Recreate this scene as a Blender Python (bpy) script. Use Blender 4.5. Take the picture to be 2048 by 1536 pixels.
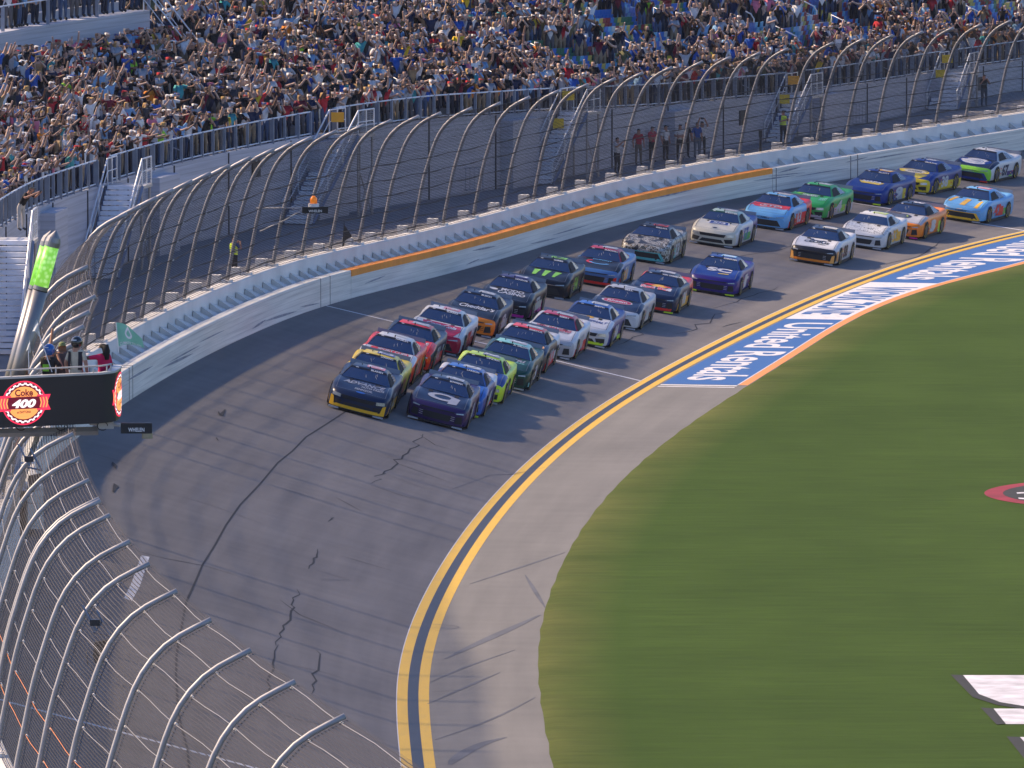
import bpy, bmesh, math, random
import numpy as np
from mathutils import Vector, Matrix
from bisect import bisect_right
R = math.radians
rnd = random.Random(7)
for o in list(bpy.data.objects): bpy.data.objects.remove(o)
scene = bpy.context.scene
col = scene.collection

# ------------------------------------------------------------ camera, sky, sun, exposure
FPX = 17000.0; PITCH = math.atan(1575 / FPX); CAMH = 29.0
cam = bpy.data.cameras.new("camera"); camo = bpy.data.objects.new("camera", cam); col.objects.link(camo)
cam.sensor_width = 36; cam.lens = FPX / 2048 * 36; cam.clip_start = 1; cam.clip_end = 6000
camo.location = (0, 0, CAMH); camo.rotation_euler = (R(90) - PITCH, 0, 0)
scene.camera = camo
SUN_EL = R(40); LX, LY = 0.90, -0.436        # the sunlight travels over the ground along (LX, LY)
world = bpy.data.worlds.new("World"); scene.world = world; world.use_nodes = True
wn = world.node_tree; bg = wn.nodes["Background"]
sky = wn.nodes.new("ShaderNodeTexSky"); sky.sky_type = 'NISHITA'; sky.sun_disc = False
sky.sun_elevation = SUN_EL; sky.sun_rotation = math.atan2(-LX, -LY)
hs_ = wn.nodes.new("ShaderNodeHueSaturation"); hs_.inputs["Saturation"].default_value = 1.3
wn.links.new(sky.outputs[0], hs_.inputs["Color"]); tn_ = wn.nodes.new("ShaderNodeMix"); tn_.data_type = 'RGBA'; tn_.blend_type = 'MULTIPLY'; tn_.inputs[0].default_value = 1; tn_.inputs[7].default_value = (1.06, .92, 1.04, 1)
wn.links.new(hs_.outputs[0], tn_.inputs[6]); wn.links.new(tn_.outputs[2], bg.inputs[0]); bg.inputs[1].default_value = 0.12
sl = bpy.data.lights.new("sun", 'SUN'); sl.energy = 4.2; sl.angle = R(2.0); sl.color = (1.0, 0.76, 0.50)
so = bpy.data.objects.new("sun", sl); col.objects.link(so); so.location = (-200, 400, 200)
so.rotation_euler = Vector((LX * math.cos(SUN_EL), LY * math.cos(SUN_EL), -math.sin(SUN_EL))).to_track_quat('-Z', 'Y').to_euler()
scene.view_settings.view_transform = 'Standard'; scene.view_settings.look = 'None'
scene.view_settings.exposure = 0.82; scene.view_settings.gamma = 1.0
scene.render.engine = 'CYCLES'
scene.cycles.max_bounces = 6; scene.cycles.transparent_max_bounces = 24

# ------------------------------------------------------------ camera geometry used to survey the place
cp, sp = math.cos(PITCH), math.sin(PITCH)
def unp(u, v, h=0.0):
    a = (u - 1024) / FPX; b = (768 - v) / FPX
    d = (a, cp + b * sp, -sp + b * cp); t = (h - CAMH) / d[2]
    return np.array([d[0] * t, d[1] * t, h])
def prj(p):
    x, y, z = p[0], p[1], p[2] - CAMH
    dep = y * cp - z * sp; up = y * sp + z * cp
    return 1024 + FPX * x / dep, 768 - FPX * up / dep
def spline(xs, ys):
    """smooth curve through points (natural cubic), linear beyond the ends"""
    n = len(xs); xs = list(map(float, xs)); ys = list(map(float, ys))
    h = [xs[i + 1] - xs[i] for i in range(n - 1)]
    A = np.zeros((n, n)); B = np.zeros(n); A[0, 0] = A[-1, -1] = 1
    for i in range(1, n - 1):
        A[i, i - 1] = h[i - 1]; A[i, i] = 2 * (h[i - 1] + h[i]); A[i, i + 1] = h[i]
        B[i] = 6 * ((ys[i + 1] - ys[i]) / h[i] - (ys[i] - ys[i - 1]) / h[i - 1])
    M = np.linalg.solve(A, B)
    s0 = (ys[1] - ys[0]) / h[0] - h[0] * M[1] / 6; s1 = (ys[-1] - ys[-2]) / h[-1] + h[-1] * M[-2] / 6
    def f(x):
        if x <= xs[0]: return ys[0] + s0 * (x - xs[0])
        if x >= xs[-1]: return ys[-1] + s1 * (x - xs[-1])
        i = min(bisect_right(xs, x) - 1, n - 2); a = (xs[i + 1] - x) / h[i]; b = (x - xs[i]) / h[i]
        return a * ys[i] + b * ys[i + 1] + ((a ** 3 - a) * M[i] + (b ** 3 - b) * M[i + 1]) * h[i] ** 2 / 6
    return f

# ------------------------------------------------------------ materials
MATS = {}
def nodes_of(m): return m.node_tree.nodes, m.node_tree.links
def mat(name, c, rough=0.6, metal=0.0, var=0.08, scale=3.0, bump=0.0, spec=0.5, emit=None, estr=1.0, coat=0.0):
    if name in MATS: return MATS[name]
    m = bpy.data.materials.new(name); m.use_nodes = True; MATS[name] = m
    n, l = nodes_of(m); b = n["Principled BSDF"]
    b.inputs["Base Color"].default_value = (*c, 1); b.inputs["Roughness"].default_value = rough
    b.inputs["Metallic"].default_value = metal; b.inputs["Specular IOR Level"].default_value = spec
    b.inputs["Coat Weight"].default_value = coat
    if emit:
        b.inputs["Emission Color"].default_value = (*emit, 1); b.inputs["Emission Strength"].default_value = estr
    if var > 0:
        tc = n.new("ShaderNodeTexCoord"); nz = n.new("ShaderNodeTexNoise"); nz.inputs["Scale"].default_value = scale; nz.inputs["Detail"].default_value = 5
        l.new(tc.outputs["Object"], nz.inputs["Vector"])
        mr = n.new("ShaderNodeMapRange"); mr.inputs["From Min"].default_value = .3; mr.inputs["From Max"].default_value = .7
        mr.inputs["To Min"].default_value = 1 - var; mr.inputs["To Max"].default_value = 1 + var
        l.new(nz.outputs["Fac"], mr.inputs["Value"])
        hs = n.new("ShaderNodeHueSaturation"); hs.inputs["Color"].default_value = (*c, 1)
        l.new(mr.outputs[0], hs.inputs["Value"]); l.new(hs.outputs[0], b.inputs["Base Color"])
        if bump > 0:
            bp = n.new("ShaderNodeBump"); bp.inputs["Strength"].default_value = bump; bp.inputs["Distance"].default_value = .02
            l.new(nz.outputs["Fac"], bp.inputs["Height"]); l.new(bp.outputs[0], b.inputs["Normal"])
    return m
def M2(nt, kind, *ins, op=None):
    nd = nt.nodes.new(kind)
    if op: nd.operation = op
    for i, v in enumerate(ins):
        if v is None: continue
        if hasattr(v, "links") or hasattr(v, "is_linked"): nt.links.new(v, nd.inputs[i])
        else: nd.inputs[i].default_value = v
    return nd

# ------------------------------------------------------------ mesh helpers
class MB:
    def __init__(s): s.v = []; s.f = []; s.mi = []; s.uv = None
    def add(s, vs, fs, m=0):
        o = len(s.v); s.v += [tuple(map(float, q)) for q in vs]; s.f += [tuple(o + i for i in f) for f in fs]; s.mi += [m] * len(fs); return s
    def box(s, c, d, m=0, ax=None):
        """box at centre c, full sizes d, along axes ax (3 vectors)"""
        ax = ax or ((1, 0, 0), (0, 1, 0), (0, 0, 1)); ax = [np.array(a, float) for a in ax]; c = np.array(c, float)
        vs = [c + ax[0] * d[0] * i / 2 + ax[1] * d[1] * j / 2 + ax[2] * d[2] * k / 2 for k in (-1, 1) for j in (-1, 1) for i in (-1, 1)]
        return s.add(vs, [(0, 2, 3, 1), (4, 5, 7, 6), (0, 1, 5, 4), (2, 6, 7, 3), (0, 4, 6, 2), (1, 3, 7, 5)], m)
    def tube(s, pts, r, n=8, m=0, cap=True):
        pts = [np.array(p, float) for p in pts]; rs = r if hasattr(r, "__len__") else [r] * len(pts)
        vs = []; up = None
        for i, p in enumerate(pts):
            t = pts[min(i + 1, len(pts) - 1)] - pts[max(i - 1, 0)]; t /= np.linalg.norm(t) + 1e-12
            if up is None: up = np.array([0, 0, 1.]) if abs(t[2]) < .9 else np.array([1., 0, 0])
            a = np.cross(t, up); a /= np.linalg.norm(a) + 1e-12; b = np.cross(a, t); up = b
            for k in range(n):
                th = 2 * math.pi * k / n; vs.append(p + rs[i] * (math.cos(th) * a + math.sin(th) * b))
        fs = []
        for i in range(len(pts) - 1):
            for k in range(n):
                k2 = (k + 1) % n; fs.append((i * n + k, i * n + k2, (i + 1) * n + k2, (i + 1) * n + k))
        if cap: fs += [tuple(range(n))[::-1], tuple((len(pts) - 1) * n + k for k in range(n))]
        return s.add(vs, fs, m)
    def grid(s, rows, m=0, closed=False):
        n = len(rows[0]); vs = [p for r_ in rows for p in r_]; fs = []
        for i in range(len(rows) - 1):
            for k in range(n - (0 if closed else 1)):
                k2 = (k + 1) % n; fs.append((i * n + k, i * n + k2, (i + 1) * n + k2, (i + 1) * n + k))
        return s.add(vs, fs, m)
    def build(s, name, mats, parent=None, smooth=False, loc=None):
        me = bpy.data.meshes.new(name); me.from_pydata(s.v, [], s.f)
        for m in (mats if isinstance(mats, (list, tuple)) else [mats]): me.materials.append(m)
        if len(me.polygons) == len(s.mi): me.polygons.foreach_set("material_index", s.mi)
        if smooth: me.polygons.foreach_set("use_smooth", [True] * len(me.polygons))
        if s.uv is not None:
            ul = me.uv_layers.new(name="UVMap"); li = np.empty(len(me.loops), np.int32); me.loops.foreach_get("vertex_index", li)
            ul.data.foreach_set("uv", np.array(s.uv, np.float32)[li].ravel())
        me.update()
        o = bpy.data.objects.new(name, me); col.objects.link(o)
        if parent: o.parent = parent
        if loc is not None: o.location = loc
        return o
def tag(o, label=None, cat=None, group=None, kind=None):
    if label: o["label"] = label
    if cat: o["category"] = cat
    if group: o["group"] = group
    if kind: o["kind"] = kind
    return o
def empty(name, loc=(0, 0, 0), mw=None):
    o = bpy.data.objects.new(name, None); col.objects.link(o); o.empty_display_size = .2
    if mw is not None: o.matrix_world = mw
    else: o.location = loc
    return o
_txt = {}
def text2d(s, bold=.012, shear=0.0):
    """flat lettering as (verts, faces, width/height), box scaled to 0..1"""
    k = (s, bold, shear)
    if k in _txt: return _txt[k]
    cu = bpy.data.curves.new("t", 'FONT'); cu.body = s; cu.fill_mode = 'FRONT'; cu.offset = bold; cu.shear = shear; cu.resolution_u = 3
    cu.align_x = 'CENTER'; cu.space_line = .85
    ob = bpy.data.objects.new("t", cu); me = bpy.data.meshes.new_from_object(ob)
    v = np.empty(len(me.vertices) * 3, np.float32); me.vertices.foreach_get("co", v); v = v.reshape(-1, 3)[:, :2].copy()
    f = [tuple(p.vertices) for p in me.polygons]
    lo, hi = v.min(0), v.max(0); asp = (hi[0] - lo[0]) / (hi[1] - lo[1]); v = (v - lo) / (hi - lo)
    bpy.data.objects.remove(ob); bpy.data.curves.remove(cu); bpy.data.meshes.remove(me)
    _txt[k] = (v, f, asp); return _txt[k]
def decal(mb, s, fn, m=0, bold=.012, shear=0.0):
    v, f, a = text2d(s, bold, shear); mb.add([fn(x, y) for x, y in v], f, m)

# ------------------------------------------------------------ the course: survey of its edges
INNER = [(2200, 432), (2048, 462), (1900, 496), (1750, 544), (1600, 602), (1450, 673), (1285, 762), (1200, 812), (1100, 885), (1000, 978), (930, 1060), (870, 1152), (820, 1258), (797, 1350), (792, 1425), (803, 1536)]
ip = [unp(*q) for q in INNER][::-1]
_ex = spline([p[1] for p in ip][::2] + [ip[-1][1]] if len(ip) % 2 == 0 else [p[1] for p in ip][::2], [p[0] for p in ip][::2] + ([ip[-1][0]] if len(ip) % 2 == 0 else []))
Y0, Y1 = ip[0][1], 470.0
def EX(y):
    if y < Y0:                                   # nearer than the picture: the same bend goes on
        d = Y0 - y; sl_ = (_ex(Y0 + .5) - _ex(Y0)) / .5
        return _ex(Y0) - sl_ * d + d * d / 900.0
    return _ex(y)
def frame(y):
    """point, unit direction away from the camera, unit normal towards the wall"""
    t = np.array([EX(y + .5) - EX(y - .5), 1.0]); t /= np.linalg.norm(t)
    return np.array([EX(y), y]), t, np.array([-t[1], t[0]])
_bank = spline([150, 200, 240, 280, 300, 310, 320, 330, 345, 365, 390, 440], [16, 15.5, 15, 14.25, 13.5, 12.9, 11.7, 10.2, 8.4, 7.6, 7.2, 7.0])
WID = 12.2
def trk(y, w, up=0.0):
    """point of the banked surface at station y, w metres from the inner line"""
    p, t, n = frame(y); b = R(_bank(y))
    if w <= 0: return np.array([p[0] + n[0] * w, p[1] + n[1] * w, up])
    c, s_ = math.cos(b), math.sin(b)
    return np.array([p[0] + n[0] * (w * c - up * s_), p[1] + n[1] * (w * c - up * s_), w * s_ + up * c])
def trk_at(u, v, up=0.0, y=300., w=6.):
    """station and offset of the surface point (raised by up) seen at a pixel"""
    for _ in range(30):
        q = prj(trk(y, w, up)); e = np.array([u - q[0], v - q[1]])
        if abs(e).max() < .05: break
        a = prj(trk(y + .5, w, up)); b = prj(trk(y, w + .1, up))
        J = np.array([[(a[0] - q[0]) / .5, (b[0] - q[0]) / .1], [(a[1] - q[1]) / .5, (b[1] - q[1]) / .1]])
        d = np.linalg.solve(J, e); y += max(-25, min(25, d[0])); w += max(-4, min(4, d[1]))
    return y, w
# ------------------------------------------------------------ ground: grass, apron, track
def asphalt(name, c0, c1, streak=True, rough=.85):
    m = bpy.data.materials.new(name); m.use_nodes = True; nt = m.node_tree; b = nt.nodes["Principled BSDF"]
    uv = nt.nodes.new("ShaderNodeTexCoord").outputs["UV"]
    def noise(sx, sy, sc, det=6):
        mp = nt.nodes.new("ShaderNodeMapping"); mp.inputs["Scale"].default_value = (sx, sy, 1); nt.links.new(uv, mp.inputs[0])
        nz = nt.nodes.new("ShaderNodeTexNoise"); nz.inputs["Scale"].default_value = sc; nz.inputs["Detail"].default_value = det; nt.links.new(mp.outputs[0], nz.inputs["Vector"]); return nz.outputs["Fac"]
    a = noise(1, .05, 1.6); d = noise(1, .3, .35); g = noise(1, 1, 18, 3); h = noise(.35, 1, 1.1)
    x = M2(nt, "ShaderNodeMath", a, .9, op='MULTIPLY').outputs[0]
    x = M2(nt, "ShaderNodeMath", d, .9, x, op='MULTIPLY_ADD').outputs[0]
    x = M2(nt, "ShaderNodeMath", h, .5, x, op='MULTIPLY_ADD').outputs[0]
    x = M2(nt, "ShaderNodeMath", g, .35, x, op='MULTIPLY_ADD').outputs[0]
    mr = nt.nodes.new("ShaderNodeMapRange"); nt.links.new(x, mr.inputs["Value"]); mr.inputs["From Min"].default_value = 1.02; mr.inputs["From Max"].default_value = 1.62
    mx = nt.nodes.new("ShaderNodeMix"); mx.data_type = 'RGBA'; nt.links.new(mr.outputs[0], mx.inputs[0]); mx.inputs[6].default_value = (*c0, 1); mx.inputs[7].default_value = (*c1, 1)
    nt.links.new(mx.outputs[2], b.inputs["Base Color"]); b.inputs["Roughness"].default_value = rough; b.inputs["Specular IOR Level"].default_value = .35
    bp = nt.nodes.new("ShaderNodeBump"); bp.inputs["Strength"].default_value = .25; bp.inputs["Distance"].default_value = .01; nt.links.new(g, bp.inputs["Height"]); nt.links.new(bp.outputs[0], b.inputs["Normal"])
    return m
def paint(name, c, wear=(.10, .10, .11), amount=.5, rough=.6):
    m = bpy.data.materials.new(name); m.use_nodes = True; nt = m.node_tree; b = nt.nodes["Principled BSDF"]
    tc = nt.nodes.new("ShaderNodeTexCoord"); mp = nt.nodes.new("ShaderNodeMapping"); mp.inputs["Scale"].default_value = (1.5, .35, 1); nt.links.new(tc.outputs["Object"], mp.inputs[0])
    nz = nt.nodes.new("ShaderNodeTexNoise"); nz.inputs["Scale"].default_value = 2.3; nz.inputs["Detail"].default_value = 8; nt.links.new(mp.outputs[0], nz.inputs["Vector"])
    mr = nt.nodes.new("ShaderNodeMapRange"); mr.inputs["From Min"].default_value = .5; mr.inputs["From Max"].default_value = .85; mr.inputs["To Max"].default_value = amount; nt.links.new(nz.outputs["Fac"], mr.inputs["Value"])
    mx = nt.nodes.new("ShaderNodeMix"); mx.data_type = 'RGBA'; nt.links.new(mr.outputs[0], mx.inputs[0]); mx.inputs[6].default_value = (*c, 1); mx.inputs[7].default_value = (*wear, 1)
    nt.links.new(mx.outputs[2], b.inputs["Base Color"]); b.inputs["Roughness"].default_value = rough
    return m
A_TRACK = asphalt("track_asphalt", (.110, .104, .106), (.172, .162, .160))
A_APRON = asphalt("apron_asphalt", (.130, .128, .123), (.178, .174, .166))
P_YEL = paint("yellow_road_paint", (.60, .37, .014), (.34, .24, .07), .35)
P_DRK = paint("dark_sealer_paint", (.014, .020, .036), (.05, .05, .07), .3)
P_WHT = paint("white_road_paint", (.62, .61, .62), (.2, .2, .2), .35)
P_BLU = paint("blue_road_paint", (.018, .095, .30), (.06, .13, .24), .25)
P_ORG = paint("orange_road_paint", (.72, .25, .045), (.3, .2, .1), .3)

def ystations(a, b, step=2.0): return list(np.arange(a, b + step * .5, step))
def strip(y0, y1, w0, w1, up=.004, step=2.0, nw=1):
    """sheet between two offsets (numbers or functions of the station)"""
    mb = MB(); ys = ystations(y0, y1, step); rows = []; uv = []
    for y in ys:
        a = w0(y) if callable(w0) else w0; b = w1(y) if callable(w1) else w1
        r_ = []
        for k in range(nw + 1):
            w = a + (b - a) * k / nw; r_.append(trk(y, w, up)); uv.append((w, y))
        rows.append(r_)
    mb.grid(rows); mb.uv = uv
    return mb
mb = strip(100, Y1, 0, WID + .6, 0, 2.0, 8)
track = tag(mb.build("track", A_TRACK, smooth=True), kind="structure", label="grey banked asphalt racing surface below the white wall")
# grass edge
GEDGE = [(2120, 507), (2048, 528), (1900, 566), (1600, 706), (1400, 834), (1235, 970), (1120, 1138), (1077, 1300), (1106, 1536)]
gp = [unp(*q) for q in GEDGE][::-1]
_gx = spline([p[1] for p in gp], [p[0] for p in gp])
def GW(y):
    """offset (negative, towards the infield) of the grass edge at a station"""
    p, t, n = frame(y); w = -4.0
    for _ in range(6):
        q = p + n * w; yy = q[1]; gx = _gx(yy) if yy > gp[0][1] else gp[0][0] + (EX(yy) - EX(gp[0][1]))
        w -= (gx - q[0]) / 1.0 * n[0] * -1 if False else (q[0] - gx) / n[0]
    return w
_gw = {y: GW(y) for y in ystations(100, Y1)}
_gwf = spline(list(_gw)[::3], [_gw[k] for k in list(_gw)[::3]])
ap = strip(100, Y1, 0, lambda y: _gwf(y) - .5, 0, 2.0, 3)
apron = tag(ap.build("apron", A_APRON, smooth=True), kind="structure", label="pale grey flat apron between yellow lines and grass")
# grass: a fringe that follows the edge, and the wide field
def grass_mat():
    m = bpy.data.materials.new("grass"); m.use_nodes = True; nt = m.node_tree; b = nt.nodes["Principled BSDF"]
    tc = nt.nodes.new("ShaderNodeTexCoord"); sx = nt.nodes.new("ShaderNodeSeparateXYZ"); nt.links.new(tc.outputs["UV"], sx.inputs[0])
    def noise(scale, s, det=7, rough=.6):
        mp = nt.nodes.new("ShaderNodeMapping"); mp.inputs["Scale"].default_value = scale; nt.links.new(tc.outputs["Object"], mp.inputs[0])
        nz = nt.nodes.new("ShaderNodeTexNoise"); nz.inputs["Scale"].default_value = s; nz.inputs["Detail"].default_value = det; nz.inputs["Roughness"].default_value = rough; nt.links.new(mp.outputs[0], nz.inputs["Vector"]); return nz.outputs["Fac"]
    fine = noise((.16, 1.0, 1), 2.2, 10, .75); mid = noise((.14, .16, 1), .9); big = noise((1, .35, 1), .16, 3)
    cr = nt.nodes.new("ShaderNodeValToRGB"); e = cr.color_ramp.elements
    e[0].position = .3; e[0].color = (.029, .058, .005, 1); e[1].position = .70; e[1].color = (.048, .088, .011, 1)
    x = M2(nt, "ShaderNodeMath", mid, .5, op='MULTIPLY').outputs[0]; x = M2(nt, "ShaderNodeMath", big, .5, x, op='MULTIPLY_ADD').outputs[0]
    nt.links.new(x, cr.inputs[0])
    dry = nt.nodes.new("ShaderNodeMapRange"); dry.inputs["From Min"].default_value = .2; dry.inputs["From Max"].default_value = 2.2; dry.inputs["To Min"].default_value = .5; dry.inputs["To Max"].default_value = .0
    nt.links.new(sx.outputs[0], dry.inputs["Value"])
    dm = M2(nt, "ShaderNodeMath", dry.outputs[0], None, op='MULTIPLY'); mr = nt.nodes.new("ShaderNodeMapRange"); mr.inputs["From Min"].default_value = .15; mr.inputs["From Max"].default_value = .75; nt.links.new(mid, mr.inputs["Value"]); nt.links.new(mr.outputs[0], dm.inputs[1])
    mx = nt.nodes.new("ShaderNodeMix"); mx.data_type = 'RGBA'; nt.links.new(dm.outputs[0], mx.inputs[0]); nt.links.new(cr.outputs[0], mx.inputs[6]); mx.inputs[7].default_value = (.19, .165, .06, 1)
    dm2 = nt.nodes.new("ShaderNodeMapRange"); dm2.inputs["From Min"].default_value = .3; dm2.inputs["From Max"].default_value = .7; dm2.inputs["To Min"].default_value = .80; dm2.inputs["To Max"].default_value = 1.20; nt.links.new(fine, dm2.inputs["Value"])
    hs = nt.nodes.new("ShaderNodeHueSaturation"); nt.links.new(mx.outputs[2], hs.inputs["Color"]); nt.links.new(dm2.outputs[0], hs.inputs["Value"])
    nt.links.new(hs.outputs[0], b.inputs["Base Color"]); b.inputs["Roughness"].default_value = .9; b.inputs["Specular IOR Level"].default_value = .1
    bp = nt.nodes.new("ShaderNodeBump"); bp.inputs["Strength"].default_value = .8; bp.inputs["Distance"].default_value = .06; nt.links.new(fine, bp.inputs["Height"]); nt.links.new(bp.outputs[0], b.inputs["Normal"])
    return m
GRASS = grass_mat()
mb = MB(); rows = []; uv = []
offs = [0, .1, .3, .7, 1.2, 2, 3, 5, 8, 12, 20, 35, 60, 120]
for y in ystations(100, Y1, 2.0):
    w = _gwf(y) + .015 * math.sin(y * 5.1) + .02 * math.sin(y * 1.7); r_ = []
    for o_ in offs:
        q = trk(y, w - o_, 0); z = .004 + .035 * min(1, o_ / .3); 
        r_.append((q[0], q[1], z)); uv.append((o_, y))
    rows.append(r_)
mb.grid(rows); mb.uv = uv
grass = tag(mb.build("grass", GRASS, smooth=True), kind="stuff", label="short green infield grass with dry yellow edge along the apron")
mb = MB(); mb.add([(-3000, -500, -.06), (3000, -500, -.06), (3000, 5000, -.06), (-3000, 5000, -.06)], [(0, 1, 2, 3)]); mb.uv = [(90, 0)] * 4
tag(mb.build("ground", GRASS), kind="structure")
# lines
def mark(name, y0, y1, w0, w1, m, up=.004, par=None, step=2.0, label=None):
    o = strip(y0, y1, w0, w1, up, step).build(name, m, par or track)
    if label: o["label"] = label
    return o
mark("yellow_line", 100, Y1, 0, -.28, P_YEL, .004, apron); mark("dark_line", 100, Y1, -.28, -.57, P_DRK, .004, apron); mark("yellow_line", 100, Y1, -.57, -.85, P_YEL, .004, apron)
mark("edge_line", 100, Y1, .025, -.0, P_WHT, .004, track)
def cross(u, v, wd, wmax=WID, w0=0.0):
    y, w = trk_at(u, v); mark("white_line", y - wd / 2, y + wd / 2, w0, wmax, P_WHT, .005, track, wd / 1)
    return y
cross(1285, 762, .22); ysf = trk_at(2040, 460)[0]; cross(2040, 460, .20); cross(300, 1480, .28)
# blue and white lettered panel on the apron
ya = unp(1335, 768)[1]; yb0 = unp(1600, 638)[1]; yb1 = unp(1779, 565)[1]
def station_of(u, v):
    p = unp(u, v); y = p[1]
    for _ in range(8):
        c, t, n = frame(y); y += (p[:2] - c) @ t
    return y
ya = station_of(1335, 768); yb0 = station_of(1600, 638); yb1 = station_of(1779, 565)
gin = lambda y: _gwf(y) + .38
mark("blue_panel", ya, yb0, -.95, gin, P_BLU, .004, apron, (yb0 - ya) / 12); mark("white_panel", yb0, yb1, -.95, gin, P_WHT, .004, apron, (yb1 - yb0) / 8); mark("blue_panel", yb1, yb1 + 45, -.95, gin, P_BLU, .004, apron, 3)
mark("orange_edge", ya, yb1 + 45, gin, lambda y: _gwf(y) + .04, P_ORG, .004, apron, 2.0)
mark("white_edge", ya, yb1 + 45, lambda y: gin(y) + .05, gin, P_WHT, .008, apron, 2.0)
mark("white_line", ya - .5, ya - .15, -.95, gin, P_WHT, .004, apron, .35); mark("white_line", ya - 1.1, ya - .85, -.95, gin, P_WHT, .004, apron, .25)
def ground_text(name, s, yfar, ynear, f0, f1, m, bold=.012, up=.008, wide=1.0):
    mb = MB()
    def fn(x, t):
        y = yfar + (ynear - yfar) * x; a, b = -.95, gin(y); w = a + (b - a) * (f0 + (f1 - f0) * t); return trk(y, w, up)
    decal(mb, s, fn, 0, bold); return mb.build(name, m, apron)
L_ = yb0 - ya
ground_text("lettering", "United Rentals", yb0 - L_ * .06, ya + L_ * .06, .20, .93, P_WHT, .016)
ground_text("lettering", "WORK ZONE", yb1 - (yb1 - yb0) * .12, yb0 + (yb1 - yb0) * .12, .08, .92, P_BLU, .03)
ground_text("lettering", "United Rentals", yb1 + L_ * .93, yb1 + L_ * .06, .20, .93, P_WHT, .016)
# painted emblem and letters on the infield grass
def poly(name, pts, m, up, par):
    mb = MB(); mb.add([(*unp(u, v, 0)[:2], up) for u, v in pts], [tuple(range(len(pts)))[::-1]]); return mb.build(name, m, par)
P_GW = mat("white_turf_paint", (.52, .52, .56), .9, var=.25, scale=1.5); P_GK = mat("black_turf_paint", (.018, .02, .02), .9, var=.2); P_GR = mat("red_turf_paint", (.22, .012, .03), .9, var=.25, scale=1)
poly("white_letter", [(1926, 1354), (2150, 1354), (2150, 1424), (2048, 1417), (2000, 1408), (1958, 1392)], P_GW, .052, grass)
poly("black_outline", [(1901, 1353), (1926, 1354), (1958, 1392), (2000, 1408), (2060, 1418), (2060, 1424), (1995, 1414), (1945, 1398)], P_GK, .054, grass)
poly("white_letter", [(1987, 1421), (2150, 1421), (2150, 1452), (2012, 1452)], P_GW, .052, grass)
poly("black_outline", [(1961, 1419), (1987, 1421), (2012, 1452), (1993, 1453)], P_GK, .054, grass)
poly("white_letter", [(2040, 1478), (2150, 1478), (2150, 1560), (2090, 1536)], P_GW, .052, grass)
poly("black_outline", [(2013, 1477), (2040, 1478), (2090, 1536), (2060, 1536)], P_GK, .054, grass)
cc = unp(2262, 991)
def disc(name, r_, m, up):
    mb = MB(); mb.add([(cc[0] + r_ * math.cos(a), cc[1] + r_ * math.sin(a), up) for a in np.linspace(0, 2 * math.pi, 49)[:-1]], [tuple(range(48))]); return mb.build(name, m, grass)
disc("red_emblem_ring", 4.75, P_GR, .052); disc("black_emblem_disc", 4.15, P_GK, .056)
mb = MB(); c3 = unp(2062, 995); decal(mb, "3", lambda x, y: (c3[0] + (x - .5) * .9, c3[1] + (y - .5) * 2.2, .060)); mb.build("emblem_lettering", P_GW, grass)

# cracks, sealed seams, tyre marks and painted fence-post shadows: thin dark films on the asphalt
P_TAR_SHADOW = mat("tar_and_post_shadow", (.012, .012, .016), .85, var=.1); P_SKID_SHADOW = mat("rubber_mark", (.095, .093, .105), .8, var=.25, scale=.8); P_SKID2 = mat("faint_rubber_mark", (.108, .104, .114), .85, var=.25, scale=.5)  # tar and rubber tones also draw the painted post shadows
P_SKID3 = mat("light_rubber_mark", (.085, .09, .105), .8, var=.25, scale=.8)
def surf_px(u, v, up):
    y, w = trk_at(u, v, 0, 290, 5)
    return trk(y, w, up) if w > 0 else np.array([*unp(u, v, 0)[:2], up])
def film(name, px, wd, m, up=.006, n=1, par=None, taper=True):
    """dark line through pixels, wd metres wide"""
    if n > 3:
        sp1, sp2 = spline(range(len(px)), [q[0] for q in px]), spline(range(len(px)), [q[1] for q in px]); px = [(sp1(k / 6), sp2(k / 6)) for k in range(6 * (len(px) - 1) + 1)]; n = 1
    P = [surf_px(u, v, up) for u, v in px]
    Q = []
    for i in range(len(P) - 1):
        for k in range(n): Q.append(P[i] + (P[i + 1] - P[i]) * k / n)
    Q.append(P[-1]); mb = MB(); L = []
    for i, q in enumerate(Q):
        t = Q[min(i + 1, len(Q) - 1)] - Q[max(i - 1, 0)]; t /= np.linalg.norm(t) + 1e-9; a = np.array([t[1], -t[0], 0]); 
        f = (.25 + .75 * math.sin(math.pi * i / (len(Q) - 1))) if taper else 1
        L.append((q - a * wd * f / 2, q + a * wd * f / 2))
    # keep both edges on the banked surface
    rows = []
    for (a, b), q in zip(L, Q):
        r_ = []
        for e in (a, b):
            u, v = prj(e); r_.append(e)
        rows.append(r_)
    for r_ in rows:
        for e in r_:
            # height of the bank under the edge point
            y = e[1]
            for _ in range(3):
                c, t, nn = frame(y); y += (e[:2] - c) @ t
            c, t, nn = frame(y); wl = (e[:2] - c) @ nn
            e[2] = up + (math.tan(R(_bank(y))) * wl if wl > 0 else 0)
    mb.grid(rows); return mb.build(name, m, par or track)
film("seam", [(690, 824), (650, 850), (612, 874), (585, 902), (556, 925), (520, 968), (480, 1010), (452, 1050), (430, 1090), (405, 1130), (390, 1165), (372, 1205), (362, 1260), (353, 1310), (352, 1350), (356, 1420), (362, 1450), (375, 1500), (380, 1560)], .055, P_TAR_SHADOW, taper=False)
film("seam", [(2040, 402), (1960, 415), (1900, 428), (1840, 450), (1760, 470), (1640, 470), (1560, 500), (1480, 512), (1440, 530), (1330, 560), (1250, 600), (1180, 622), (1090, 640), (1000, 672), (930, 690), (880, 720), (800, 790), (690, 824)], .03, P_TAR_SHADOW, taper=False)
rng = random.Random(3)
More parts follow.
